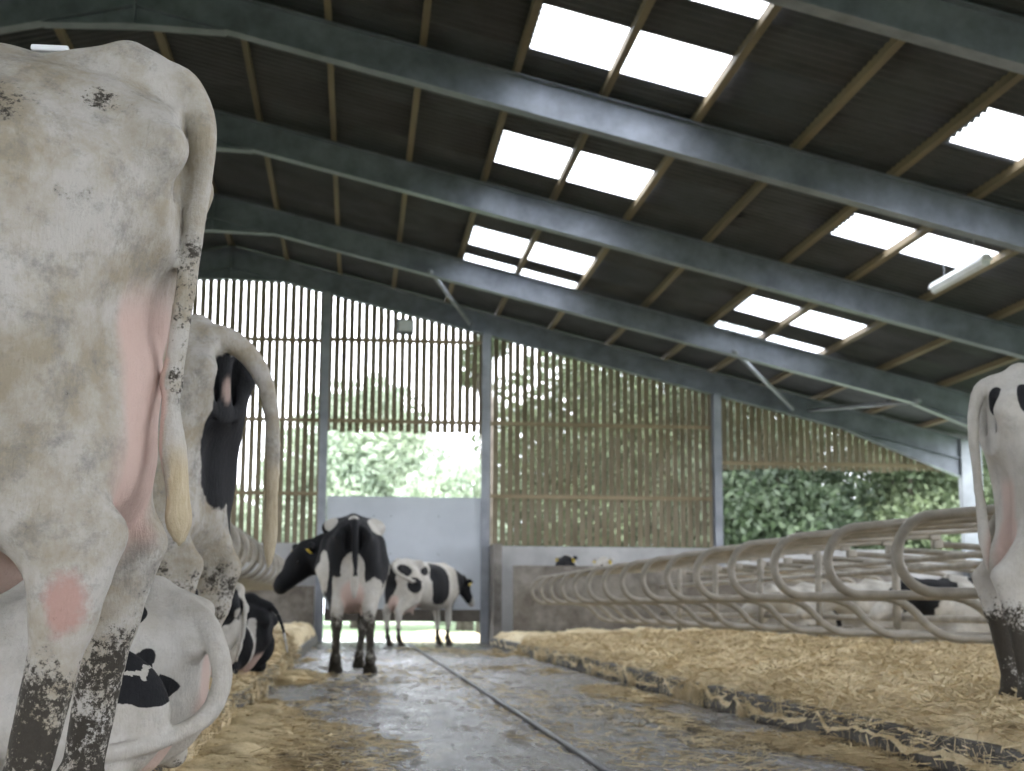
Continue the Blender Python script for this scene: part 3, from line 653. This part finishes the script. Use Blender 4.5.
def floor_density(x, y):
    k = np.exp(-((x-2.1)/.42)**2)*.9+np.exp(-((x+.52)/.22)**2)*1.1
    k = k+.55*np.exp(-((x+.2)/.38)**2)*sstep(11, 7, y)+.12
    return k*sstep(-.12, .42, fbm(x*1.9, y*.42, 0*x, 1.1, 40, 4)+.10)
gx, gy = np.meshgrid(np.arange(-.64, 2.2501, .017), np.arange(3.2, 27.3, .04), indexing='ij'); gn = gx.shape[1]
gz = .008+fbm(gx, gy*.4, 0*gx, 8, 3.3, 3)*.0060+fbm(gx, gy*.6, 0*gx, 30, 6.1, 2)*.0022
gi, gj = np.meshgrid(np.arange(gx.shape[0]-1), np.arange(gn-1), indexing='ij'); ga = (gi*gn+gj).ravel()
link(npmesh('wet_slurry', np.stack([gx, gy, gz], -1).reshape(-1, 3), np.stack([ga, ga+gn, ga+gn+1, ga+1], 1)), 'wet_slurry', M['floor'], smooth=True, kind='stuff', label='shiny wet slurry film covering the concrete passage', cat='slurry')
N = 110000; px = rng.uniform(-.64, 2.28, N); py = 3.5+20*rng.random(N)**1.5; keep = rng.random(N) < floor_density(px, py); px, py = px[keep], py[keep]; N = len(px)
pc = sstep(.2, .9, floor_density(px, py)); pz = .010+pc*rng.random(N)*.04; L = rng.uniform(.04, .15, N); az = rng.uniform(0, 2*PI, N); wd = rng.uniform(.0012, .0026, N)*(1+py/14); el = rng.normal(0, .10, N)
d = np.stack([np.cos(az), np.sin(az), el], 1)*L[:, None]/2; s_ = np.stack([-np.sin(az), np.cos(az), rng.normal(0, .3, N)], 1)*wd[:, None]; c = np.stack([px, py, pz], 1)
Q = np.stack([c-d-s_, c-d+s_, c+d+s_, c+d-s_], 1).reshape(-1, 3); Q[:, 2] = np.maximum(Q[:, 2], .002)
gx, gy = np.meshgrid(np.arange(-.64, 2.26, .03), np.arange(3.5, 24, .05), indexing='ij'); gd = floor_density(gx, gy)+fbm(gx, gy, 0*gx, 9, 3, 3)*.22
gz = np.clip((gd-.80)*.10, -.02, .045)+fbm(gx, gy, 0*gx, 14, 8, 3)*.020*(gd > .5)+.004; gn = gx.shape[1]
gi, gj = np.meshgrid(np.arange(gx.shape[0]-1), np.arange(gn-1), indexing='ij'); ga = (gi*gn+gj).ravel(); gf = np.stack([ga, ga+gn, ga+gn+1, ga+1], 1)
gf = gf[(gz.ravel()[gf] > .002).any(1)]; GV = np.stack([gx, gy, gz], -1).reshape(-1, 3)
link(npmesh('scattered_straw', np.concatenate([GV, Q]), np.concatenate([gf, np.arange(4*N).reshape(N, 4)+len(GV)])), 'scattered_straw', M['straw_dirty'], kind='stuff', label='loose trodden straw scattered over the wet passage floor', cat='straw')

def rounded(pts, r=.15, n=6):
    out = [np.array(pts[0], float)]
    for i in range(1, len(pts)-1):
        p, a, c_ = (np.array(q, float) for q in (pts[i], pts[i-1], pts[i+1])); u = a-p; v = c_-p; rr = min(r, np.linalg.norm(u)*.49, np.linalg.norm(v)*.49)
        A = p+u/np.linalg.norm(u)*rr; B = p+v/np.linalg.norm(v)*rr
        for t in np.linspace(0, 1, n): out.append((1-t)**2*A+2*t*(1-t)*p+t*t*B)
    out.append(np.array(pts[-1], float)); return out
def divider_proto():
    e = empty('cubicle_divider', (0, 0, 0))
    top, low, bot = 1.08, .67, .385; R_ = (top-low)/2; zc = (top+low)/2; L = 2.1
    arc = [(R_-R_*math.cos(a), 0, zc+R_*math.sin(a)) for a in np.linspace(PI/2, -PI/2, 15)]
    pts = [(L, 0, top+.03)]+[(R_-(p[0]-R_)*-1 if 0 else 2*R_-p[0] if 0 else p[0], 0, p[2]) for p in []]
    arc = [(R_-R_*math.sin(a), 0, zc+R_*math.cos(a)) for a in np.linspace(0, PI, 15)]
    path = [(L, 0, top+.14), (1.0, 0, top+.075), (.5, 0, top+.03)]+arc+rounded([(.5, 0, low), (.90, 0, low), (1.16, 0, bot), (L, 0, bot)], .17, 6)
    b = MB(); b.tube(path, .030, 10); b.build('loop_tube', M['tube'], e, smooth=True)
    for z in (top+.14, bot):
        b = MB(); b.box((L-.05, -.04, z-.04), (L+.045, .04, z+.04)); b.build('clamp', M['tube'], e, bevel=.008)
    return e
proto = divider_proto(); first = True
def post(x, y, z0, z1, lab, grp):
    b = MB(); b.tube([(x, y, z0), (x, y, z1)], .040, 12); b.build('cubicle_post', M['tube'], smooth=True, label=lab, cat='post', group=grp)
DY = [6.33+1.157*k for k in range(16)]
def place(x, y, z, rz, lab, grp):
    global first
    if first: o = proto; first = False
    else: o = copy_tree(proto)
    o.location = (x, y, z); o.rotation_euler = (0, 0, rz); tag(o, lab, 'stall divider', grp); return o
cnt = ['nearest', 'second', 'third', 'fourth', 'fifth', 'sixth', 'seventh', 'eighth', 'ninth', 'tenth', 'eleventh', 'twelfth', 'thirteenth', 'fourteenth', 'fifteenth', 'sixteenth', 'seventeenth']
for k, y in enumerate(DY): place(2.86, y, .045, 0, 'curved grey tube cubicle divider on the right row, %s from the camera' % cnt[k], 'right row of cubicle dividers')
for k, y in enumerate([9.0+1.157*k for k in range(15)]): place(-1.0, y, .27, PI, 'curved grey tube cubicle divider on the left row, %s from the camera' % cnt[k], 'left row of cubicle dividers')
for k, y in enumerate([9.3+1.157*k for k in range(13)]): place(7.35, y, .0, PI, 'curved grey tube cubicle divider in the row behind the right beds, %s from the camera' % cnt[k], 'back row of cubicle dividers')
for k in range(0, 16, 2): post(5.045, DY[k], .12, 1.34, 'upright tube post behind the right cubicles, beside the %s divider' % cnt[k], 'posts of the right cubicles')
for k in range(0, 15, 2): post(-3.17, 9.0+1.157*k, .12, 1.6, 'upright tube post behind the left cubicles, beside the %s divider' % cnt[k], 'posts of the left cubicles')
def rail(p, q, r, lab, grp, mat='tube'):
    b = MB(); b.tube([p, q], r, 10); b.build('rail', M[mat], smooth=True, label=lab, cat='rail', group=grp)
rail((4.35, 5.9, 1.275), (4.35, 24.3, 1.275), .034, 'long neck rail lying across the tops of the right dividers', 'cubicle rails')
rail((5.14, 5.0, 1.00), (5.14, 24.3, 1.00), .030, 'upper long rail behind the right dividers', 'cubicle rails')
rail((5.14, 5.0, .55), (5.14, 24.3, .55), .030, 'lower long rail behind the right dividers', 'cubicle rails')
rail((5.8, 5.0, 1.15), (5.8, 24.3, 1.15), .034, 'neck rail of the row behind the right beds', 'cubicle rails')
rail((-2.6, 8.5, 1.52), (-2.6, 25.9, 1.52), .034, 'long neck rail across the left dividers', 'cubicle rails')
rail((7.95, 5.0, 1.0), (7.95, 24.3, 1.0), .045, 'pale feed barrier rail beyond the back row of stalls', 'feed barrier rails', 'white_paint')
rail((7.95, 5.0, .75), (7.95, 24.3, .75), .045, 'lower pale feed barrier rail beyond the back row of stalls', 'feed barrier rails', 'white_paint')

hp = catmull([(.955, 3.5, .018), (.955, 8, .018), (.95, 14, .018), (.945, 19, .018), (.93, 25.8, .018)], 10)
b = MB(); b.tube(hp, .016, 8); b.build('hose', M['black_pipe'], smooth=True, label='long black hose lying along the middle of the wet passage', cat='hose')

# heap of straw in the yard, seen under the door
X, Y = np.meshgrid(np.linspace(.6, 3.0, 60), np.linspace(28.0, 29.6, 40), indexing='ij')
rr = np.clip(1-((X-1.8)/1.1)**2-((Y-28.8)/.75)**2, 0, 1); Zs = -.02+rr**.6*.17*(1+.5*fbm(X, Y, 0*X, 4, 2, 3)); n = 40
i, j = np.meshgrid(np.arange(59), np.arange(39), indexing='ij'); a = (i*n+j).ravel()
link(npmesh('straw_heap', np.stack([X, Y, Zs], -1).reshape(-1, 3), np.stack([a, a+n, a+n+1, a+1], 1)), 'straw_heap', M['straw'], smooth=True, kind='stuff', label='low heap of bright straw in the yard beyond the steel door', cat='straw')

# ---------------------------------------------------------------- trees outside
def tree(loc, blobs, trunk_h, leaf, nleaf, size, lab, name='broadleaf_tree'):
    e = empty(name, loc, label=lab, cat='tree'); e['group'] = 'trees outside the barn'
    b = MB(); b.tube([(0, 0, -.03), (.05, 0, trunk_h*.5), (-.05, .05, trunk_h)], [.28, .22, .16], 9)
    for (bx, by, bz, r) in blobs: b.tube([(0, 0, trunk_h*.75), (bx*.5, by*.5, (trunk_h+bz)/2), (bx, by, bz)], [.13, .08, .03], 6)
    b.build('trunk', M['bark'], e, smooth=True)
    vol = np.array([q[3]**2 for q in blobs]); pick = rng.choice(len(blobs), nleaf, p=vol/vol.sum()); B = np.array(blobs)[pick]
    u = rng.normal(size=(nleaf, 3)); u /= np.linalg.norm(u, axis=1)[:, None]; rad = B[:, 3]*(1-.55*rng.random(nleaf)**2)*(1+.16*np.sin(u[:, 0]*9+B[:, 0]*3)*np.cos(u[:, 2]*8+B[:, 1]))
    c = B[:, :3]+u*rad[:, None]*np.array([1, 1, .85]); a = rng.normal(size=(nleaf, 3)); a /= np.linalg.norm(a, axis=1)[:, None]
    t = np.cross(a, rng.normal(size=(nleaf, 3))); t /= np.linalg.norm(t, axis=1)[:, None]; s = (size*rng.uniform(.6, 1.3, nleaf))[:, None]
    Q = np.stack([c-a*s, c+t*s*.5, c+a*s, c-t*s*.5], 1).reshape(-1, 3)
    link(npmesh('foliage', Q, np.arange(4*nleaf).reshape(nleaf, 4)), 'foliage', M[leaf], e)
def blobs(w_, h0, h1, n, r0, r1):
    out = []
    for _ in range(n):
        z = random.uniform(h0, h1); f_ = math.sqrt(max(.05, 1-((z-h0)/(h1-h0+.01))**2*.85)); a = random.uniform(0, 2*PI); q = random.random()**.6*w_*f_
        out.append((q*math.cos(a), q*math.sin(a)*.6, z, random.uniform(r0, r1)))
    return out
tree((.1, 47, 0), [(0, 0, 5.4, 2.6), (-1.3, 0, 5.0, 2.0), (1.2, 0, 4.7, 1.9), (0, 0, 3.4, 2.6), (-2.0, 0, 3.4, 1.9), (2.0, 0, 3.2, 1.9), (.3, 0, 6.5, 1.9)], 3.0, 'leaf_hazed', 24000, .12, 'round-topped tree rising behind the slats left of the floodlight')
tree((-5.0, 50, 0), blobs(3.4, 1.6, 5.0, 12, 1.3, 1.9), 2.5, 'leaf_hazed', 22000, .12, 'low bushy tree behind the slats left of the door')
tree((-11, 52, 0), blobs(3.6, 1.8, 6.0, 12, 1.4, 2.0), 2.5, 'leaf_dark', 10000, .18, 'tree behind the slats at the far left')
tree((3.2, 43, 0), blobs(1.7, 1.2, 4.4, 9, .8, 1.3), 2.0, 'leaf_hazed', 12000, .12, 'pale yellow-green willow seen through the opening above the door', 'willow_tree')
tree((.4, 56, 0), blobs(4.6, 1.5, 5.6, 14, 1.4, 2.0), 2.5, 'leaf_hazed', 15000, .16, 'hazy pale tree behind the willow in the opening above the door')
tree((7.3, 46, 0), [(0, 0, 6.6, 2.9), (-1.5, 0, 5.4, 2.2), (1.8, 0, 7.6, 2.6), (2.6, 0, 5.2, 2.6), (-.6, 0, 3.4, 2.6), (1.6, 0, 3.0, 2.6), (-2.4, 0, 3.2, 1.8)], 3.5, 'leaf', 30000, .13, 'tall tree behind the left half of the wide slatted panel')
tree((12.6, 45, 0), blobs(3.4, 1.6, 8.6, 18, 1.6, 2.4), 3.5, 'leaf_dark', 30000, .13, 'dense dark tree behind the gable post left of the green opening')
tree((17.2, 44, 0), blobs(3.2, 1.2, 7.2, 16, 1.4, 2.2), 3.0, 'leaf', 42000, .11, 'leafy green tree filling the middle of the green opening')
tree((21.8, 47, 0), blobs(3.6, 1.2, 7.6, 16, 1.5, 2.3), 3.0, 'leaf_dark', 36000, .12, 'dark green tree at the right end of the green opening')
tree((28.0, 50, 0), blobs(4.0, 1.2, 7.6, 14, 1.6, 2.3), 3.0, 'leaf', 12000, .18, 'green tree beyond the right corner of the barn')
tree((14.5, 60, 0), blobs(6.5, 2, 9, 20, 2.2, 3.2), 4.0, 'leaf_dark', 16000, .22, 'large dark tree far behind the green opening')
tree((25, 62, 0), blobs(6.5, 2, 8.5, 20, 2.2, 3.2), 4.0, 'leaf', 14000, .22, 'large tree far behind the right end of the gable')
tree((3.3, 37, 0), [(-.3, 0, 7.0, .40), (.1, 0, 7.5, .5), (-.5, 0, 6.5, .22)], 6.8, 'leaf', 1300, .10, 'thin drooping treetop showing through the slats near the post', 'young_tree')

# ---------------------------------------------------------------- cows
def cow_root(loc, rz, s, lab, **k):
    e = empty('cow', loc, rz, label=lab, cat='cow', **k); e.scale = (s, s, s); return e

# nearest cow: soiled white, rump to the passage, faces left
def cow_a():
    loc = (-.362, 2.70, .13); rz = math.radians(176); s = 1.035
    tw = [(-.43, 2.70, 1.615), (-.370, 2.70, 1.612), (-.337, 2.70, 1.590), (-.313, 2.70, 1.54), (-.305, 2.695, 1.478), (-.309, 2.69, 1.38), (-.320, 2.69, 1.263), (-.329, 2.685, 1.167), (-.338, 2.68, 1.073), (-.343, 2.68, 1.02)]
    tl = catmull(to_local(tw, loc, rz, s), 4)
    tuft = catmull(to_local([(-.343, 2.68, 1.02), (-.343, 2.68, .979), (-.336, 2.68, .905), (-.325, 2.68, .832), (-.321, 2.68, .777), (-.317, 2.68, .735)], loc, rz, s), 3)
    hind = ((.14, .0, .11), (.125, .0, .105)); head = ((2.14, 0, 1.42), (2.56, 0, 1.10))
    tr = list(np.interp(np.linspace(0, 1, len(tl)), [0, .12, .25, .4, .6, .8, .93, 1], [.036, .032, .028, .025, .018, .018, .017, .021]))+list(np.interp(np.linspace(0, 1, len(tuft)-1), [0, .15, .35, .6, .8, 1], [.014, .016, .024, .019, .024, .008]))
    V, F = cow_mesh(.0095, hind=hind, tail=list(tl)+list(tuft)[1:], tail_r=tr, lo=(-.30, -.60, -.03), hi=(2.72, .60, 1.62), udder=1.08, thx=.045,
        ridge=[(.03, 0, 1.405), (.09, 0, 1.448), (.17, 0, 1.427), (.3, 0, 1.423), (.5, 0, 1.42), (1.0, 0, 1.385), (1.55, 0, 1.40)],
        rear_udder=[((.11, s_*.03, 1.02), (.105, s_*.03, .88), .055, .085, .04) for s_ in (1, -1)]+[((.105, s_*.03, .88), (.15, s_*.05, .72), .085, .125, .04) for s_ in (1, -1)]+[((.36, 0, .66), (.44, 0, .65), .19, .18, .05), ((.10, -.16, 1.15), (.13, -.17, .98), .075, .085, .06)])
    e = cow_root(loc, rz, s, 'huge soiled white cow standing nearest the camera at left, pink udder, dirty legs')
    def pink(x, y, z):
        a = pink_std(x, y, z); inn = sstep(.13, .105, np.abs(y))*sstep(1.08, .98, z+.25*np.abs(y))*sstep(.56, .62, z)*(x > -.10)*(x < .30)
        tailz = (x < -.012-.0*z)*(np.abs(y) < .06)*1.0
        return np.maximum(a, inn)*(1-tailz)
    def tailmask(x, y, z): return (x < np.interp(z, [.55, .72, .80, .88, 1.0, 1.2, 1.4], [.0, -.028, -.020, -.012, -.014, -.03, -.09]))*1.0
    def hair(x, y, z): return sstep(.78, .70, z)*(np.abs(y) < .06)*(x < -.005)*(z > .55)*.95*(x < np.interp(z, [.55, .68, .78], [.0, -.025, -.022]))
    def sore(x, y, z): return .85*sstep(1.35, .2, np.sqrt(((x-.10)/.050)**2+((z-.475)/.080)**2))*(y > .12)
    def dirt(x, y, z):
        v = .60*sstep(.54, .26, z)*(y > 0)+.62*sstep(.60, .30, z)*(y <= 0)
        for cx, cz, r_, a_ in ((.095, 1.345, .08, .50), (.27, 1.30, .12, .58), (.33, .98, .08, .36), (.12, 1.15, .10, .26), (.40, .78, .12, .34)):
            v = np.maximum(v, a_*sstep(1.3, .1, np.sqrt(((x-cx)/r_)**2+((z-cz)/(r_*.6))**2))*(y > 0))
        return np.maximum(v, .42*(x < -.018)*(np.abs(y) < .05)*sstep(1.25, 1.05, z)*sstep(.80, .86, z))
    finish_cow(e, V, F, patches([((-.015, .085, 1.27), (.035, .012, .05), 1)], wob=.01), pink, dirt, sore, hair, 'hide_soiled')
    add_eyes(e, head); add_hooves(e, hoof_positions(hind, ((0, 0), (0, 0))))
    st = MB(); st.box((-.035, -.02, 0), (.035, .02, .012)); o = st.build('plastic_strip', M['white_paint'], bevel=.004, label='small white plastic strip lying on the back of the nearest cow', cat='strip')
    o.location = (-.595, 2.70, 1.655)
cow_a()

def cow_b():
    loc = (-.50, 5.30, .15); rz = math.radians(153); s = 1.04
    tw = [(-.62, 5.32, 1.585), (-.54, 5.28, 1.595), (-.456, 5.27, 1.57), (-.375, 5.26, 1.49), (-.325, 5.25, 1.37), (-.305, 5.25, 1.20), (-.303, 5.25, 1.0), (-.305, 5.25, .88), (-.308, 5.25, .77)]
    tl = catmull(to_local(tw, loc, rz, s), 4); hind = ((.10, .0), (.16, .0)); head = ((2.14, 0, 1.42), (2.56, 0, 1.10))
    tr = list(np.interp(np.linspace(0, 1, len(tl)), [0, .2, .5, .75, .9, 1], [.050, .042, .028, .021, .025, .012]))
    V, F = cow_mesh(.014, hind=hind, tail=tl, tail_r=tr, lo=(-.45, -.60, -.03))
    e = cow_root(loc, rz, s, 'white cow with black rear and raised arched tail, behind the nearest cow')
    coat = patches([((.0, -.07, 1.05), (.13, .17, .30), 1), ((.05, -.22, 1.0), (.3, .12, .34), 1), ((1.2, .2, 1.2), (.3, .3, .3), 1), ((2.4, 0, 1.2), (.45, .3, .3), 1), ((-.16, 0, 1.42), (.05, .05, .03), 1), ((.3, .3, 1.1), (.28, .16, .5), -1), ((.1, .1, .55), (.3, .3, .25), -1)], wob=.09, off=5)
    finish_cow(e, V, F, coat, lambda x, y, z: np.maximum(0*z, .8*sstep(1, .5, np.sqrt((y/.035)**2+((z-1.20)/.06)**2))*(x < .05)*(x > -.12)), dirt_legs(.70, .42), None,
               lambda x, y, z: sstep(.98, .90, z)*(x < -.12)*.7, 'hide_soiled')
    add_eyes(e, head); add_hooves(e, hoof_positions(hind, ((0, 0), (0, 0))))
cow_b()

def cow_d():
    loc = (-.42, 4.10, .13); rz = math.radians(174); s = .80
    tw = [(-.48, 4.08, .625), (-.405, 4.02, .585), (-.372, 3.98, .535), (-.350, 3.95, .483), (-.343, 3.94, .426), (-.362, 3.92, .364), (-.40, 3.90, .323), (-.485, 3.84, .285), (-.575, 3.76, .266), (-.66, 3.68, .262)]
    tl = catmull(to_local(tw, loc, rz, s), 4); nk = [(1.5, 0, .58), (1.8, .1, .75), (2.0, .15, .95)]; hd = ((2.02, .16, .97), (2.42, .25, .72))
    V, F = cow_mesh(.013, lying=True, neck=nk, head=hd, tail=tl, tail_r=list(np.interp(np.linspace(0, 1, len(tl)), [0, .3, 1], [.042, .034, .026])), lo=(-.35, -.70, -.03), hi=(2.65, .70, 1.22))
    e = cow_root(loc, rz, s, 'white cow lying in straw with tail curled round, one branded black patch on its rump')
    P = [((.15, .38, .40), (.085, .2, .085), 1), ((.05, .34, .35), (.11, .2, .05), 1), ((.19, .28, .62), (.04, .2, .06), 1), ((2.35, .2, .8), (.3, .3, .3), 1)]
    base = patches(P, wob=.13, s=9, off=12)
    def coat(x, y, z):
        v = base(x, y, z); mark = (np.abs(z-.405) < .008)*(np.abs(x-.135) < .035)+(np.abs(np.abs(x-.135)-.036) < .008)*(np.abs(z-.405) < .024)
        return np.where((mark > 0) & (y > .2), np.minimum(v, .2), v)
    finish_cow(e, V, F, coat, lambda x, y, z: np.maximum(sstep(1.2, .8, np.sqrt(((x-.2)/.24)**2+(y/.18)**2+((z-.10)/.14)**2))*.8, .8*sstep(1, .5, np.sqrt((y/.10)**2+((z-.36)/.14)**2))*(x < .06)),
               lambda x, y, z: .30*sstep(.25, .0, z), None, None, 'hide_clean')
    add_eyes(e, hd)
cow_d()

def lying(loc, rz, s, h, P, lab, off, tailw=None, nk=None, hd=None, group=None, bias=0, wob=.14, earup=0.0):
    nk = nk or [(1.5, 0, .58), (1.75, .15, .78), (1.95, .2, .98)]; hd = hd or ((1.97, .2, 1.0), (2.36, .3, .76))
    tl = catmull(to_local(tailw, loc, rz, s), 3) if tailw else catmull([(.04, 0, .59), (-.04, 0, .52), (-.055, .02, .38), (-.04, .04, .26), (-.02, .06, .16)], 3)
    V, F = cow_mesh(h, lying=True, neck=nk, head=hd, earup=earup, tail=tl, tail_r=list(np.interp(np.linspace(0, 1, len(tl)), [0, .3, 1], [.032, .020, .014])), lo=(-.35, -.70, -.03), hi=(2.6, .75, max(1.25, nk[-1][2]+.25)))
    e = cow_root(loc, rz, s, lab)
    if group: e['group'] = group
    finish_cow(e, V, F, patches(P, wob=wob, off=off, bias=bias), lambda x, y, z: sstep(1.2, .8, np.sqrt(((x-.2)/.24)**2+(y/.18)**2+((z-.10)/.14)**2))*.7, lambda x, y, z: .15+0*x, None, None, 'hide_clean')
    add_eyes(e, hd, earup=earup); return e
lying((-.64, 8.1, .20), math.radians(172), .86, .018, [((.12, .1, .5), (.16, .5, .14), 1), ((.42, .2, .45), (.10, .5, .25), 1), ((1.2, .1, .45), (.4, .5, .4), 1), ((2.2, .2, .9), (.4, .3, .3), 1)],
      'black and white cow lying on the left straw beyond the arched tail', 21)
lying((-.56, 9.7, .17), math.radians(168), .76, .018, [((.3, 0, .4), (.55, .7, .6), 1), ((1.3, 0, .5), (.6, .6, .5), 1), ((2.2, .2, .9), (.4, .3, .3), 1), ((.02, .25, .25), (.16, .10, .3), -1)],
      'mostly black cow lying furthest along the left straw bed, in front of the tube dividers', 33,
      tailw=[(-.62, 9.7, .64), (-.53, 9.65, .62), (-.47, 9.6, .52), (-.44, 9.5, .42), (-.42, 9.45, .34)])

def cow_f():
    loc = (-.03, 14.0, 0); rz = PI/2; s = 1.03
    nk = [(1.46, .05, 1.12), (1.60, .26, 1.14), (1.60, .42, 1.14)]; hd = ((1.60, .47, 1.16), (1.50, .74, .82)); hind = ((.02, -.02), (-.02, .02)); fore = ((0, .02), (-.12, -.06))
    tl = catmull([(.04, 0, 1.39), (-.05, -.01, 1.37), (-.085, -.015, 1.25), (-.09, -.02, 1.05), (-.085, -.02, .85), (-.08, -.02, .70)], 4)
    V, F = cow_mesh(.016, hind=hind, fore=fore, neck=nk, head=hd, tail=tl, tail_r=list(np.interp(np.linspace(0, 1, len(tl)), [0, .2, .6, .85, 1], [.045, .036, .028, .040, .02])), udder=1.12, lo=(-.30, -.60, -.03), hi=(2.3, 1.05, 1.60), hs=1.3, earup=.10)
    e = cow_root(loc, rz, s, 'black and white cow standing in the passage seen from behind, black head turned left')
    P = [((.0, .0, 1.18), (.45, .40, .30), 1), ((.05, -.24, 1.00), (.3, .14, .30), 1), ((.2, .22, .72), (.3, .045, .35), 1), ((.5, 0, 1.2), (.5, .5, .4), 1), ((1.2, .1, 1.0), (.7, .5, .6), 1), ((1.8, .6, 1.1), (.6, .6, .6), 1),
         ((.33, -.24, 1.38), (.30, .11, .13), -1), ((.30, .22, 1.41), (.2, .07, .10), -1), ((.02, .0, .90), (.14, .11, .22), -1), ((.1, .27, .92), (.2, .05, .22), -1), ((.1, -.2, .58), (.3, .16, .28), -1), ((.02, .0, 1.43), (.06, .05, .03), -1)]
    finish_cow(e, V, F, patches(P, wob=.06, off=3, s=5), pink_std, dirt_legs(.62, .75), None, None, 'hide_clean')
    add_eyes(e, hd, hs=1.3, earup=.10); add_hooves(e, hoof_positions(hind, fore))
cow_f()

def cow_g():
    loc = (.62, 24.0, 0); rz = math.radians(53); s = .97
    nk = [(1.55, 0, 1.12), (1.82, 0, 1.12), (2.05, 0, 1.12)]; hd = ((2.10, 0, 1.13), (2.45, 0, .74)); hind = ((.05, .0), (-.08, 0)); fore = ((.06, 0), (-.05, 0))
    tl = catmull([(.04, 0, 1.39), (-.06, -.03, 1.36), (-.10, -.12, 1.25), (-.02, -.26, 1.14), (.12, -.34, 1.08), (.28, -.36, 1.08)], 4)
    V, F = cow_mesh(.02, hind=hind, fore=fore, neck=nk, head=hd, tail=tl, tail_r=list(np.interp(np.linspace(0, 1, len(tl)), [0, .5, 1], [.045, .034, .03])), lo=(-.3, -.62, -.03), hi=(2.65, .62, 1.6))
    e = cow_root(loc, rz, s, 'white cow with large black patches standing by the steel door, black head lowered at right')
    P = [((.0, .2, 1.2), (.16, .25, .5), 1), ((.05, -.2, 1.28), (.14, .14, .12), 1), ((.20, -.25, 1.02), (.14, .2, .14), 1), ((.55, -.2, 1.28), (.13, .2, .10), 1), ((.98, -.2, 1.08), (.29, .3, .40), 1), ((1.95, 0, 1.1), (.52, .4, .6), 1),
         ((1.55, -.15, .75), (.12, .14, .22), 1), ((1.2, .2, 1.0), (.3, .2, .4), 1)]
    finish_cow(e, V, F, patches(P, wob=.05, off=8, s=5), pink_std, dirt_legs(.40, .7), None, None, 'hide_clean')
    add_eyes(e, hd); add_hooves(e, hoof_positions(hind, fore))
cow_g()

def cow_h():
    loc = (2.64, 5.75, .17); rz = math.radians(-4); s = 1.0
    hind = ((.05, 0), (.0, 0)); fore = ((0, 0), (0, 0)); hd = ((2.14, 0, 1.42), (2.56, 0, 1.10))
    tl = catmull([(.04, 0, 1.39), (-.05, .02, 1.37), (-.085, .03, 1.22), (-.075, .035, 1.0), (-.06, .035, .8), (-.05, .035, .62)], 4)
    V, F = cow_mesh(.014, hind=hind, tail=tl, tail_r=list(np.interp(np.linspace(0, 1, len(tl)), [0, .2, .6, .85, 1], [.040, .030, .019, .026, .010])), lo=(-.3, -.6, -.03))
    e = cow_root(loc, rz, s, 'white cow cut off by the right edge of the picture, black blotches on its rump')
    P = [((.07, -.14, 1.29), (.035, .12, .08), 1), ((.13, -.2, 1.22), (.045, .14, .12), 1), ((-.02, -.06, 1.30), (.05, .05, .06), 1), ((1.1, -.2, 1.2), (.3, .3, .3), 1), ((2.4, 0, 1.2), (.5, .3, .4), 1)]
    finish_cow(e, V, F, patches(P, wob=.08, off=2, s=7), lambda x, y, z: np.maximum(pink_std(x, y, z), sstep(.10, .04, np.abs(y))*sstep(1.02, .95, z)*sstep(.66, .74, z)*(x < .3)*(x > .0)*.7), dirt_legs(.55, .78), None, None, 'hide_clean')
    add_eyes(e, hd); add_hooves(e, hoof_positions(hind, fore))
cow_h()

LN = dict(nk=[(1.5, 0, .52), (1.75, .15, .56), (1.95, .2, .64)], hd=((1.97, .2, .66), (2.36, .3, .42)))
BW = [((.1, 0, .5), (.4, .6, .5), 1), ((1.0, .1, .5), (.3, .6, .5), 1), ((2.0, .2, .9), (.5, .4, .5), 1)]
lying((7.2, 13.6, .17), PI, 1.0, .03, BW, 'black and white cow lying behind the dividers at far right, nearest in the back row', 41, **LN)
lying((7.2, 15.9, .17), PI, 1.0, .03, [((.6, 0, .5), (.5, .6, .5), 1)], 'mostly white cow lying behind the dividers, second in the back row', 47, **LN)
lying((7.2, 18.3, .17), PI, 1.0, .03, BW[:2], 'white-faced black cow lying behind the dividers, third in the back row', 52, **LN)
hn = [(1.5, 0, .62), (1.72, .05, .95), (1.88, .1, 1.27)]
lying((5.6, 25.6, .15), PI, 1.0, .025, BW, 'cow whose black ears and white poll show above the brown end wall, left of two', 61, nk=hn, hd=((1.90, .1, 1.31), (2.20, .35, 1.08)), earup=.07)
lying((6.4, 26.35, .15), math.radians(178), 1.0, .025, [((1.0, 0, .5), (.3, .6, .5), 1)], 'cow whose white poll and tagged ear show above the brown end wall, right of two', 66, nk=hn, hd=((1.90, .1, 1.31), (2.20, .35, 1.08)), earup=.07)
